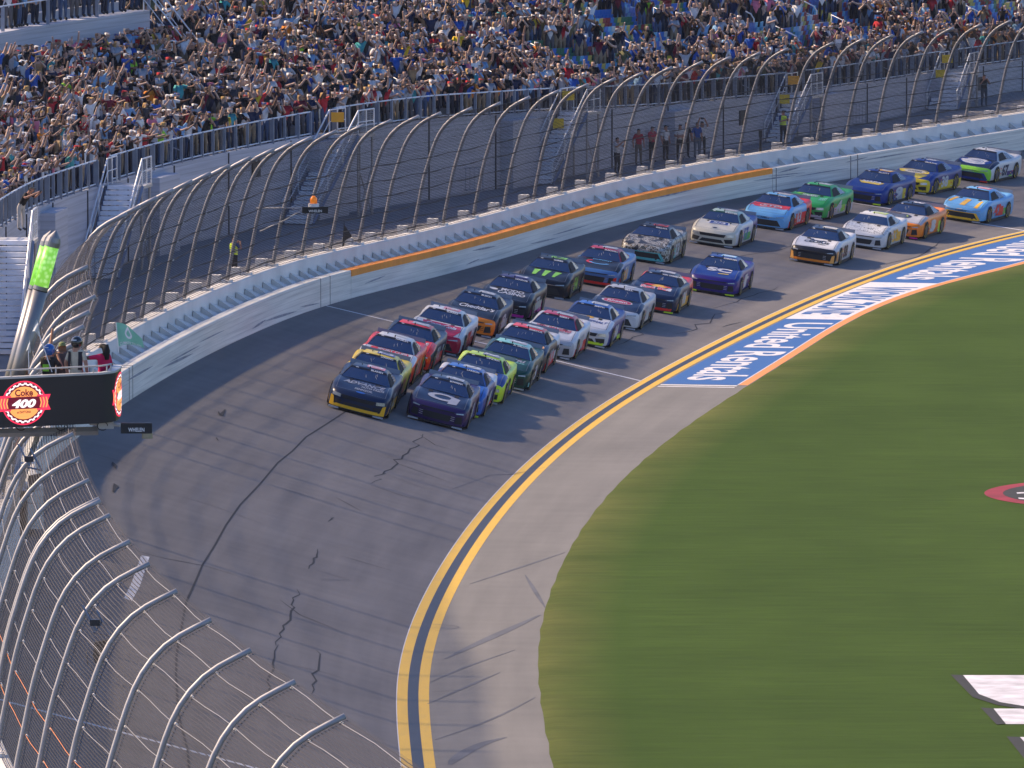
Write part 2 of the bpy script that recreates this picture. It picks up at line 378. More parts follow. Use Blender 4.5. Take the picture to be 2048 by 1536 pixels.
def zigzag(u, v, u1, v1, n, amp):
    px = []
    for i in range(n + 1):
        f = i / n; px.append((u + (u1 - u) * f + rng.uniform(-amp, amp), v + (v1 - v) * f + rng.uniform(-amp * .25, amp * .25)))
    film("crack", px, .06, P_TAR_SHADOW, .007)
zigzag(852, 868, 742, 968, 22, 12); zigzag(637, 1098, 612, 1138, 8, 8); zigzag(597, 1180, 555, 1290, 15, 8); zigzag(552, 1290, 530, 1400, 9, 6); zigzag(640, 1300, 625, 1390, 9, 8); zigzag(670, 1035, 655, 1042, 3, 8)
zigzag(1560, 575, 1430, 616, 7, 10); zigzag(1450, 625, 1360, 670, 7, 14); zigzag(1480, 645, 1440, 655, 3, 5); zigzag(1290, 660, 1230, 690, 5, 12); zigzag(1900, 480, 1780, 530, 8, 12)
for px in ([(750, 905), (830, 925), (910, 950)], [(735, 968), (800, 990), (835, 1000)], [(780, 922), (900, 965)], [(765, 945), (850, 978)], [(560, 975), (640, 1000)], [(672, 995), (722, 1022)], [(683, 1112), (785, 1142)], [(600, 1130), (700, 1160), (640, 1160)], [(560, 1200), (600, 1230), (680, 1262)], [(560, 1325), (680, 1352)], [(470, 1400), (600, 1440), (700, 1462)],
           [(905, 300 + 600), (870, 890), (840, 870)], [(215, 1085), (320, 1115), (410, 1132), (470, 1150)], [(300, 975), (420, 1010), (560, 1060)], [(180, 905), (265, 930)], [(300, 1175), (375, 1198)], [(880, 830), (1000, 800), (1100, 770)], [(900, 980), (980, 950), (1090, 935)]):
    film("tyre_and_post_shadow_line", px, .05, P_TAR_SHADOW if rng.random() < .6 else P_SKID_SHADOW, n=3)  # several of these cross lines are fence-post shadows painted as dark film
for px, wd in (([(1080, 1230), (1020, 1258), (960, 1285), (890, 1318)], .30), ([(1012, 1475), (960, 1490), (915, 1515), (900, 1530)], .35), ([(1000, 1345), (930, 1375), (855, 1408)], .12), ([(1070, 1395), (980, 1440), (870, 1480)], .10), ([(1130, 1105), (1040, 1135), (940, 1168)], .12), ([(1050, 1150), (1090, 1215)], .14), ([(1030, 1300), (930, 1335), (860, 1365)], .10), ([(862, 1384), (930, 1380)], .05), ([(800, 1245), (915, 1253), (870, 1262)], .04)):
    film("rubber_mark", px, wd, P_SKID3, n=4)
for px in ([(225, 925), (228, 930), (231, 938)], [(226, 985), (232, 972), (228, 968)], [(437, 824), (442, 832), (450, 820)], [(432, 876), (436, 882)]):
    film("debris", px, .16, P_TAR_SHADOW, .02, par=track)
def quad(name, px, m, up=.006):
    mb = MB(); mb.add([surf_px(u, v, up) for u, v in px], [tuple(range(len(px)))]); return mb.build(name, m, track)
quad("white_patch", [(282, 1111), (299, 1114), (290, 1142), (280, 1172), (263, 1203), (248, 1196), (262, 1168), (272, 1140)], P_WHT)
quad("white_patch", [(1478, 456), (1506, 459), (1522, 453), (1500, 450)], P_WHT)
# ------------------------------------------------------------ wall and catch fence
WALLP = mat("white_wall_paint", (.56, .55, .50), .65, var=.10, scale=.7)
def lined(name, c, per=.19):
    m = mat(name, c, .6, var=.10, scale=.6); nt = m.node_tree; b = nt.nodes["Principled BSDF"]
    uv = nt.nodes.new("ShaderNodeTexCoord").outputs["UV"]; s = nt.nodes.new("ShaderNodeSeparateXYZ"); nt.links.new(uv, s.inputs[0])
    f = M2(nt, "ShaderNodeMath", M2(nt, "ShaderNodeMath", s.outputs[0], per, op='DIVIDE').outputs[0], op='FRACT').outputs[0]
    g = M2(nt, "ShaderNodeMath", f, .13, op='LESS_THAN').outputs[0]
    mp = nt.nodes.new("ShaderNodeMapping"); mp.inputs["Scale"].default_value = (5, .12, 1); nt.links.new(uv, mp.inputs[0])
    nz = nt.nodes.new("ShaderNodeTexNoise"); nz.inputs["Scale"].default_value = 1.4; nz.inputs["Detail"].default_value = 6; nt.links.new(mp.outputs[0], nz.inputs[0])
    k = M2(nt, "ShaderNodeMath", g, -.16, 1.0, op='MULTIPLY_ADD').outputs[0]
    k2 = nt.nodes.new("ShaderNodeMapRange"); k2.inputs["From Min"].default_value = .35; k2.inputs["From Max"].default_value = .7; k2.inputs["To Min"].default_value = 1.05; k2.inputs["To Max"].default_value = .74; nt.links.new(nz.outputs["Fac"], k2.inputs["Value"])
    kk = M2(nt, "ShaderNodeMath", k, k2.outputs[0], op='MULTIPLY').outputs[0]
    hs = nt.nodes.new("ShaderNodeHueSaturation"); hs.inputs["Color"].default_value = (*c, 1); nt.links.new(kk, hs.inputs["Value"]); nt.links.new(hs.outputs[0], b.inputs["Base Color"])
    return m
WALLF = lined("white_lined_wall_paint", (.82, .795, .72))
ORG = mat("orange_wall_paint", (.95, .31, .015), .55, var=.12, scale=.8)
PAD = mat("grey_pad", (.68, .66, .62), .7, var=.12, scale=1.2)
CONC = mat("white_concrete", (.70, .69, .67), .8, var=.10, scale=.6)
GALV = mat("galvanised_steel", (.37, .36, .36), .55, metal=.25, var=.14, scale=2.0)
GALVL = mat("light_galvanised_steel", (.50, .49, .47), .5, metal=.25, var=.12, scale=2.0)
BLK = mat("black_rubber", (.014, .014, .016), .6, var=0)
DARK = mat("dark_metal", (.035, .037, .045), .5, metal=.4, var=.1)
CABD = mat("dark_cable", (.05, .048, .05), .6, var=.1); CABL = mat("sunlit_cable", (.26, .25, .25), .5, metal=.2, var=.1); CABO = mat("orange_cable", (.60, .20, .05), .6, var=.1)  # sunlight on the near cables is put into their brighter colour
# tops of the fence posts as surveyed
TOPS = [(690, 1475), (590, 1405), (501, 1338), (422, 1277), (354, 1216), (299, 1164), (260, 1114), (220, 1064), (201, 1030), (192, 1014), (166, 960), (150, 916), (133, 868), (122, 820), (120, 775), (128, 720), (136, 685),
        (146, 653), (160, 624), (180, 593), (202, 563), (226, 533), (254, 506), (280, 479), (314, 453), (347, 426), (385, 404), (422, 384), (459, 357), (503, 335), (548, 316), (585, 303), (623, 290), (673, 273), (728, 258), (783, 246), (838, 231), (882, 221), (944, 200),
        (1001, 186), (1060, 174), (1118, 162), (1176, 152), (1231, 140), (1286, 129), (1344, 120), (1405, 106), (1461, 97), (1521, 90), (1576, 85), (1666, 68), (1728, 61), (1786, 54), (1846, 46), (1906, 37), (1963, 29), (2023, 16), (2085, 5), (2150, -8)]
POSTH = 5.0; OVER = 2.4; SETB = 1.28     # post height, overhang, set-back of the concrete wall behind the padded one
def base_z(y): return WID * math.sin(R(_bank(y)))
def near_blend(y): return min(1, max(0, (262 - y) / 30.0))
# line of the tops, nearer than station 262, follows the survey
_np = [unp(u, v, 9.75) for u, v in TOPS[:11]] + [unp(226, 533, 9.7), unp(160, 624, 9.75)]
_np = sorted(_np, key=lambda p: p[1]); _nx = spline([p[1] for p in _np][::2], [p[0] for p in _np][::2])
def conc_line(y):
    """foot of the fence posts at a plan distance y: position, outward normal, height"""
    def far(yy):
        c, t, n = frame(yy); w = WID * math.cos(R(_bank(yy))) + SETB; return c + n * w
    def pos(yy):
        f_ = far(yy); k = near_blend(yy)
        if k <= 0: return f_
        return f_ * (1 - k) + np.array([_nx(f_[1]) - OVER * .99, f_[1]]) * k
    a, b = pos(y - .5), pos(y + .5); t = (b - a) / np.linalg.norm(b - a); n = np.array([-t[1], t[0]])
    return pos(y), t, n, base_z(y) + 1.07 + .62
PROF = [(0, 0), (.10, .6), (.22, 1.2), (.46, 2.35), (.68, 3.1), (.98, 3.95), (1.25, 4.40), (1.55, 4.72), (1.95, 4.98), (2.4, 5.2)]
def fence_pt(y, o, h):
    p, t, n, z = conc_line(y); return np.array([p[0] - n[0] * o, p[1] - n[1] * o, z + h])
def st_for_top(u, v):
    """station whose post top projects on the column u (near v)"""
    ys = np.arange(128, 440, .5); best = None
    for y in ys:
        q = prj(fence_pt(y, OVER, POSTH)); e = abs(q[0] - u) + .6 * abs(q[1] - v)
        if best is None or e < best[0]: best = (e, y)
    y = best[1]
    for d in np.arange(-.5, .5, .05):
        q = prj(fence_pt(y + d, OVER, POSTH)); e = abs(q[0] - u) + .6 * abs(q[1] - v)
        if e < best[0]: best = (e, y + d)
    return best[1]
YA, YB = 118.0, 440.0
wall = empty("safety_wall", (*conc_line(300)[0], 3)); tag(wall, "long white padded outer wall with orange stripe along the track edge", "wall")
inv = Matrix.Translation(-Vector(wall.location))
def under(o, root):
    o.parent = root; o.matrix_parent_inverse = Matrix.Translation(-Vector(root.location)); return o
def wall_pt(y, w, z):
    """w behind the front face"""
    c, t, n = frame(y); b = R(_bank(y)); f_ = c + n * (WID * math.cos(b)); p = conc_line(y)
    k = near_blend(y)
    if k > 0:
        g = p[0] - p[2] * SETB; f_ = f_ * (1 - k) + g * k; n = p[2]
    return np.array([f_[0] + n[0] * w, f_[1] + n[1] * w, base_z(y) + z])
def sweep(y0, y1, prof, step=2.0, closed=True, uvz=True):
    mb = MB(); rows = []; uv = []
    for y in ystations(y0, y1, (y1 - y0) / max(1, round((y1 - y0) / step))):
        rows.append([wall_pt(y, w, z) for w, z in prof]); uv += [(z, y) for w, z in prof]
    mb.grid(rows, closed=closed); mb.uv = uv
    if closed:
        n = len(prof); m_ = len(rows); mb.f += [tuple(range(n))[::-1], tuple((m_ - 1) * n + k for k in range(n))]; mb.mi += [0, 0]
    return mb
def st_wall(u, v):
    best = min(((abs(prj(wall_pt(y, 0, 1.07))[0] - u), y) for y in np.arange(240, 440, .2)))
    return best[1]
yo0, yo1 = st_wall(701, 537), st_wall(1545, 338)
Hs = 1.07
for a, b in ((236.0, yo0), (yo0 + .06, yo1), (yo1 + .06, YB)):
    under(sweep(a, b, [(0, -.15), (0, Hs - .02), (.02, Hs), (.42, Hs), (.44, Hs - .02), (.44, -.15)]).build("wall_panel", WALLF), wall)
under(sweep(yo0 + .06, yo1, [(-.012, Hs - .24), (-.012, Hs + .012), (.45, Hs + .012), (.45, Hs - .24)]).build("orange_stripe", ORG), wall)
for u in (640, 660, 1550, 1702, 1716, 265, 258):
    y = st_wall(u, 600); under(sweep(y, y + .07, [(-.006, -.05), (-.006, Hs + .006), (.45, Hs + .006), (.45, -.05)], .07).build("joint", DARK), wall)
under(sweep(YA, YB, [(SETB - .28, -.3), (SETB - .28, Hs + .57), (SETB - .25, Hs + .61), (SETB + .25, Hs + .61), (SETB + .28, Hs + .57), (SETB + .28, -1.0)]).build("concrete_parapet", CONC), wall)
# slanting pads that bridge the gap between the two walls
y = 252.0; pads = 0
padmb = MB()
while y < 432 and pads < 99:
    a0, a1 = wall_pt(y, .46, Hs - .06), wall_pt(y + .15, SETB - .30, Hs + .26)
    b0, b1 = wall_pt(y + 1.15, .46, Hs - .10), wall_pt(y + 1.45, SETB - .30, Hs + .10)
    mb = MB(); dz = np.array([0, 0, .5]); V = [a0, a1, b1, b0]; mb.add(V + [q - dz for q in V], [(0, 1, 2, 3), (7, 6, 5, 4), (0, 4, 5, 1), (1, 5, 6, 2), (2, 6, 7, 3), (3, 7, 4, 0)])
    under(mb.build("gap_pad", PAD), wall); pads += 1; y += 1.72
under(sweep(236, YB, [(.45, Hs - .16), (SETB - .29, Hs - .02)], closed=False).build("gap_floor", mat("gap_floor_grey", (.62, .64, .66), .8)), wall)  # pale grey strip closing the gap between the two walls

# tyre scuffs on the wall face
sc_ = random.Random(21); SCF = mat("tyre_scuff_grey", (.30, .31, .34), .8, var=.3, scale=2)
for k in range(26):
    y0_ = sc_.uniform(262, 425); ln = sc_.uniform(1.5, 7); z0_ = sc_.uniform(.15, .85); dz_ = sc_.uniform(-.12, .12); w_ = sc_.uniform(.012, .05); mb = MB()
    mb.grid([[wall_pt(y0_ + ln * f, -.008, z0_ + dz_ * f - w_ * math.sin(math.pi * f) - .004), wall_pt(y0_ + ln * f, -.008, z0_ + dz_ * f + w_ * math.sin(math.pi * f) + .004)] for f in np.linspace(0, 1, 9)])
    under(mb.build("tyre_scuff", SCF), wall)
# the fence
fence = empty("catch_fence", (*conc_line(300)[0], 4)); tag(fence, "tall catch fence of curved grey steel posts, cables and wire mesh above the wall", "fence")
posts_y = [st_for_top(u, v) for u, v in TOPS]
prf = spline([0, .6, 1.22, 2.4, 3.2, 4.07, 4.6, 5.02, 5.5, 6.0], [p[0] for p in PROF]); prh = spline([0, .6, 1.22, 2.4, 3.2, 4.07, 4.6, 5.02, 5.5, 6.0], [p[1] * .962 for p in PROF])
S_ = np.linspace(0, 6.0, 19)
for i, y in enumerate(posts_y):
    mb = MB(); mb.tube([fence_pt(y, prf(s), prh(s)) for s in S_], .056 if y < 205 else .072, 10)
    p, t, n, z = conc_line(y)
    po = under(mb.build("post", GALV, smooth=True), fence)
    mb = MB(); mb.box((p[0] + n[0] * .42, p[1] + n[1] * .42, z + .10), (.40, .42, .32), 0, ((n[0], n[1], 0), (t[0], t[1], 0), (0, 0, 1)))
    mb.box((p[0] + n[0] * .0, p[1] + n[1] * .0, z + .03), (.34, .5, .10), 0, ((n[0], n[1], 0), (t[0], t[1], 0), (0, 0, 1)))
    bb = under(mb.build("base_block", CONC), fence); bb.parent = po; bb.matrix_parent_inverse = Matrix.Identity(4) 
    # small ties where the cables meet the post
    mb = MB()
    for s in (1.2, 1.9, 2.6, 3.3, 4.0, 4.6, 5.2, 5.85):
        q = fence_pt(y, prf(s) + .085, prh(s) - .05); mb.tube([q - np.array([t[0], t[1], 0]) * .13, q + np.array([t[0], t[1], 0]) * .13], .020, 5)
    if y < 300: 
        tt = under(mb.build("cable_clamps", GALVL), fence); tt.parent = po; tt.matrix_parent_inverse = Matrix.Identity(4)
for s in (.25, .7, 1.2, 1.9, 2.6, 3.3, 4.0, 4.6, 5.2, 5.85):
    far_only = s in (.25, .7)
    for ya_, yb_, mm, rr in ((YA, 235, CABO if s in (1.2, 1.9) else CABL, .0080), (235, YB, CABD, .020 if s < 3.4 else .008)):
        if far_only and yb_ == 235: continue
        pts = [];
        for y in ystations(ya_, yb_, 1.5):
            pts.append(fence_pt(y, prf(s) + .06, prh(s) - .03 + .03 * math.sin(y * .9 + s)))
        mb = MB(); mb.tube(pts, rr, 5); under(mb.build("cable", mm, smooth=True), fence)
def mesh_mat(name, c, pu, pv, wu, wv):
    m = bpy.data.materials.new(name); m.use_nodes = True; nt = m.node_tree; b = nt.nodes["Principled BSDF"]
    b.inputs["Base Color"].default_value = (*c, 1); b.inputs["Roughness"].default_value = .8; b.inputs["Specular IOR Level"].default_value = .05
    s = nt.nodes.new("ShaderNodeSeparateXYZ"); nt.links.new(nt.nodes.new("ShaderNodeTexCoord").outputs["UV"], s.inputs[0])
    nz = nt.nodes.new("ShaderNodeTexNoise"); nz.inputs["Scale"].default_value = .8; nt.links.new(nt.nodes["Texture Coordinate"].outputs["UV"], nz.inputs[0])
    def wires(o, per, w):
        a = M2(nt, "ShaderNodeMath", o, 1 / per, op='MULTIPLY').outputs[0]; a = M2(nt, "ShaderNodeMath", nz.outputs["Fac"], .6, a, op='MULTIPLY_ADD').outputs[0]
        return M2(nt, "ShaderNodeMath", M2(nt, "ShaderNodeMath", a, op='FRACT').outputs[0], w, op='LESS_THAN').outputs[0]
    g = M2(nt, "ShaderNodeMath", wires(s.outputs[0], pu, wu), wires(s.outputs[1], pv, wv), op='MAXIMUM').outputs[0]
    tr = nt.nodes.new("ShaderNodeBsdfTransparent"); mx = nt.nodes.new("ShaderNodeMixShader"); nt.links.new(g, mx.inputs[0]); nt.links.new(tr.outputs[0], mx.inputs[1]); nt.links.new(b.outputs[0], mx.inputs[2])
    nt.links.new(mx.outputs[0], nt.nodes["Material Output"].inputs[0]); return m
WIRE = mesh_mat("wire_mesh_steel", (.055, .054, .060), .07, .07, .26, .26)
mb = MB(); rows = []; uv = []
for y in ystations(YA, YB, 1.0):
    rows.append([fence_pt(y, prf(s) + .09, prh(s) - .05) for s in S_]); uv += [(s, y) for s in S_]
mb.grid(rows); mb.uv = uv; under(mb.build("wire_mesh", WIRE, smooth=True), fence)
# amber lamp and sign boxes hung on the fence, dark pennant, camera mounts
def oriented(c, t=(1, 0), name="x"):
    return Matrix(((t[0], -t[1], 0, c[0]), (t[1], t[0], 0, c[1]), (0, 0, 1, c[2]), (0, 0, 0, 1)))
WHT = mat("white_lettering", (.75, .75, .75), .5, var=0); AMB = mat("amber_lamp_glass", (.9, .25, .02), .3, var=0, emit=(1, .25, .01), estr=.15)
def sign_box(c, w, h, text, lamp, label, yaw=0.0):
    r_ = empty("sign_box"); r_.matrix_world = Matrix.Translation(c) @ Matrix.Rotation(yaw, 4, 'Z'); tag(r_, label, "sign")
    mb = MB(); mb.box((0, 0, 0), (w, .18, h)); mb.build("housing", BLK, r_)
    mb = MB(); decal(mb, text, lambda x, y: (-w * .26 + x * w * .52, -.094, -h * .32 + y * h * .38), bold=.03); mb.build("lettering", WHT, r_)
    mb = MB(); mb.tube([(-w * .4, -.05, h * .28), (w * .4, -.05, h * .28)], .02, 6); 
    mb.build("bar", GALVL, r_)
    if lamp:
        mb = MB(); mb.tube([(-.05, 0, h / 2), (-.05, 0, h / 2 + .12)], .2, 12); mb.build("lamp_base", WHT, r_)
        mb = MB(); mb.tube([(-.05, 0, h / 2 + .12), (-.05, 0, h / 2 + .3), (-.05, 0, h / 2 + .4)], [.13, .13, .05], 12); mb.build("lamp", AMB, r_, True)
    else:
        mb = MB(); mb.tube([(.25, 0, -h / 2), (.25, 0, -h / 2 - .12)], .13, 10); mb.build("lamp", mat("lamp_lens", (.35, .3, .2), .2), r_)
    return r_
def at_depth(u, v, y):
    """world point seen at a pixel at plan distance y"""
    a = (u - 1024) / FPX; b = (768 - v) / FPX; d = np.array([a, cp + b * sp, -sp + b * cp]); return np.array([0, 0, CAMH]) + d * (y / d[1])
yb_ = posts_y[28]
sign_box(at_depth(630, 420, 312), .95, .24, "WHELEN", True, "black sign box with amber beacon hung on the catch fence before the stairs", .1)
mb = MB(); q0 = at_depth(512, 416, 313); q1 = at_depth(612, 415, 312.4); mb.tube([q0, q1], .03, 6); q2 = at_depth(520, 462, 313); mb.tube([q1, at_depth(570, 440, 312.5), q2], .025, 6)
tag(mb.build("lamp_arm", GALVL), "thin pale steel arm holding the black beacon box to the fence", "bracket")
mb = MB(); c = at_depth(684, 468, 329); 
for du, dv in ():
    pass
pts = [(0, -.55), (.08, .55), (.10, .35), (.40, -.1), (.12, -.25), (.05, -.55)]
mb.add([(c[0] + x, c[1] - .03, c[2] + z) for x, z in pts] + [(c[0] + x, c[1] + .03, c[2] + z) for x, z in pts], [(0, 5, 4, 3, 2, 1), (6, 7, 8, 9, 10, 11)] + [(i, (i + 1) % 6, 6 + (i + 1) % 6, 6 + i) for i in range(6)])
tag(mb.build("pennant_marker", BLK), "small black pennant shaped marker standing on the wall before the fence", "marker")
c = at_depth(1521, 282, 396); mb = MB(); mb.tube([(c[0], c[1], c[2] - .7), (c[0], c[1], c[2] + .35)], .06, 8); mb.box((c[0], c[1], c[2] + .35), (.16, .12, .3)); tag(mb.build("marker_pole", BLK), "short black pole beside the white wall near the waiting group", "pole")
def fence_rig(u, v, y, label):
    c = at_depth(u, v, y); r_ = empty("camera_rig", c); r_.scale = (.68, .68, .62); tag(r_, label, "camera rig")
    mb = MB()
    for k, off in ((0, (-.10, 0, .10)), (1, (.10, 0, -.06))):
        mb.tube([(-.16 + off[0] * 2, 0, .45 + off[2]), (.22 + off[0] * 2, -.05, -.35 + off[2])], .035, 6)
    mb.tube([(-.05, 0, -.30), (.45, -.05, -.42)], .035, 6); mb.build("bracket", mat("blue_grey_steel", (.18, .22, .29), .4, metal=.5), r_)
    mb = MB(); mb.box((0, 0, 0), (.28, .2, .2)); mb.build("clamp", DARK, r_)
    mb = MB(); mb.add([(x, yy, z) for yy in (-.1, .12) for x, z in ((-.02, -.62), (.42, -.52), (.30, -.85), (.16, -.92), (.18, -1.18), (.02, -1.28), (-.06, -1.1))], [(6, 5, 4, 3, 2, 1, 0), (7, 8, 9, 10, 11, 12, 13)] + [(i, (i + 1) % 7, 7 + (i + 1) % 7, 7 + i) for i in range(7)]); mb.build("camera_body", BLK, r_)
    mb = MB(); mb.tube([(-.25, 0, -.9), (-.22, 0, -1.3), (-.05, 0, -1.6), (.2, 0, -1.65)], .012, 5); mb.build("lead", BLK, r_, True)
    return r_
fence_rig(190, 1245, conc_line(posts_y[5])[0][1] - 1.6, "blue steel bracket with black camera bolted to a near curved fence post")
fence_rig(58, 918, conc_line(posts_y[12])[0][1] - 1.6, "weathered bracket with dark camera on the fence post beneath the led board")
# ------------------------------------------------------------ walkway and grandstand
WZ = 2.5
SB = [(60, 605), (150, 569), (300, 509), (450, 466), (620, 438), (800, 412), (980, 380), (1149, 352), (1274, 328), (1399, 312), (1600, 272), (1773, 236), (1900, 210), (2048, 180), (2200, 152)]
sbp = [unp(u, v, WZ) for u, v in SB]
STOP = [(0, 455), (150, 388), (270, 355), (340, 335), (512, 292), (762, 252), (900, 228), (1061, 240 - 22), (1166, 232), (1249, 217), (1336, 215), (1484, 196), (1671, 180), (1831, 150), (2048, 122), (2200, 100)]
# parameter t: metres along the stand's front
_sy = spline([p[1] for p in sbp][::2], [p[0] for p in sbp][::2])
SY0, SY1 = 215.0, 490.0
_ys = np.arange(SY0, SY1, 1.0); _sx = []
y00 = sbp[0][1]
for y in _ys: _sx.append(_sy(y) if y > y00 else _sy(y00) + (_sy(y00 + .5) - _sy(y00)) * 2 * (y - y00) * .3)
_sx = np.array(_sx); _T = np.concatenate([[0], np.cumsum(np.hypot(np.diff(_sx), np.diff(_ys)))])
_px = spline(_T[::12], _sx[::12]); _py = spline(_T[::12], _ys[::12]); TMAX = _T[-1]
def sfr(t):
    a = np.array([_px(t), _py(t)]); b = np.array([_px(t + .5), _py(t + .5)]); d = b - a; d /= np.linalg.norm(d); return a, d, np.array([-d[1], d[0]])
_tu = []; _th = []
for t in np.arange(0, TMAX, 6):
    c, d, n = sfr(t); u, v = prj((c[0], c[1], WZ)); vt = np.interp(u, [a[0] for a in STOP], [a[1] for a in STOP])
    # height whose projection is the surveyed top line
    lo, hi = WZ, WZ + 8
    for _ in range(30):
        m_ = (lo + hi) / 2
        if prj((c[0], c[1], m_))[1] > vt: lo = m_
        else: hi = m_
    _tu.append(t); _th.append(min(6.2, max(WZ + 1.2, lo)))
_th = np.convolve(np.pad(_th, 2, mode='edge'), np.ones(5) / 5, 'valid')
deckz = spline(_tu, _th)
def sp_(t, d, z=0.0):
    """d metres behind the stand's front face, z above its deck"""
    c, a, n = sfr(t); return np.array([c[0] + n[0] * d, c[1] + n[1] * d, deckz(t) + z])
def t_at(u, d=0.0, z=0.0):
    ts = np.arange(0, TMAX - 1, .5); return min(ts, key=lambda t: abs(prj(sp_(t, d, z))[0] - u))
CONW = mat("walkway_concrete", (.20, .20, .21), .9, var=.14, scale=.4)
mb = MB(); rows = []
for y in ystations(YA, YB + 30, 3):
    p, t, n, z = conc_line(y); rows.append([(p[0] + n[0] * .2, p[1] + n[1] * .2, WZ), (p[0] + n[0] * 5, p[1] + n[1] * 5, WZ), (p[0] + n[0] * 18, p[1] + n[1] * 18, WZ)])
mb.grid(rows); tag(mb.build("walkway", CONW), kind="structure", label="grey concrete walkway between catch fence and grandstand")
def planks(name, c, per=.30):
    return lined(name, c, per)
PLANK = planks("pale_metal_planks", (.46, .48, .54), .36)
ALU = mat("stand_aluminium", (.20, .21, .23), .6, metal=.2, var=.15, scale=.7)
RAILM = mat("grey_rail_steel", (.27, .31, .38), .5, metal=.3, var=.12); RAILW = mat("white_rail_steel", (.68, .70, .72), .45, metal=.2, var=.08)
SIGNY = mat("yellow_sign_paint", (.80, .55, .02), .5, var=.08); SIGNO = mat("orange_sign_paint", (.85, .38, .02), .5, var=.08)
stand = empty("grandstand", (*sfr(60)[0], WZ)); tag(stand, "long stepped grandstand with pale plank front wall behind the catch fence", "grandstand")
def ust(o, root=stand): return under(o, root)
TREAD, RISE, NR = .80, .365, 30
# stepped deck
mb = MB(); rows = []
for t in np.arange(0, TMAX - 2, 2.5):
    r_ = [sp_(t, .12, -.02)]
    for k in range(NR):
        d0 = 1.1 + k * TREAD; r_ += [sp_(t, d0, k * RISE - .0), sp_(t, d0, (k + 1) * RISE)]
    r_.append(sp_(t, 1.1 + NR * TREAD + 2, NR * RISE)); rows.append(r_)
mb.grid(rows); ust(mb.build("terrace", ALU))
mb = MB(); rows = []; uv = []
for t in np.arange(0, TMAX - 2, 2.0):
    c, a, n = sfr(t); zt = deckz(t); r_ = []
    for d, z in ((0, WZ - .3), (0, zt + .05), (.12, zt + .05), (.12, zt - .3)): r_.append((c[0] + n[0] * d, c[1] + n[1] * d, z)); uv.append((z, t))
    rows.append(r_)
mb.grid(rows); mb.uv = uv; ust(mb.build("front_wall", PLANK), stand)
# upright seams, boxes proud of the wall
for t in np.arange(6, TMAX - 4, 7.4):
    mb = MB(); c, a, n = sfr(t); mb.box((c[0] - n[0] * .02, c[1] - n[1] * .02, (WZ + deckz(t)) / 2), (.05, .07, deckz(t) - WZ), 0, ((n[0], n[1], 0), (a[0], a[1], 0), (0, 0, 1)))
    ust(mb.build("wall_seam", DARK))
for t in np.arange(24, TMAX - 10, 21.0):
    mb = MB(); c, a, n = sfr(t); zt = deckz(t); mb.box((c[0] - n[0] * .30, c[1] - n[1] * .30, (WZ + zt - .2) / 2), (.60, 3.2, zt - WZ - .2), 0, ((n[0], n[1], 0), (a[0], a[1], 0), (0, 0, 1)))
    mb.uv = [(v_[2], 0) for v_ in mb.v]; ust(mb.build("wall_buttress", PLANK))
for u in (513, 1395 + 90, 1052, 1960):
    t = t_at(u); c, a, n = sfr(t); mb = MB(); mb.box((c[0] - n[0] * .05, c[1] - n[1] * .05, deckz(t) - .9), (.06, .9, .7), 0, ((n[0], n[1], 0), (a[0], a[1], 0), (0, 0, 1))); ust(mb.build("service_hatch", DARK))
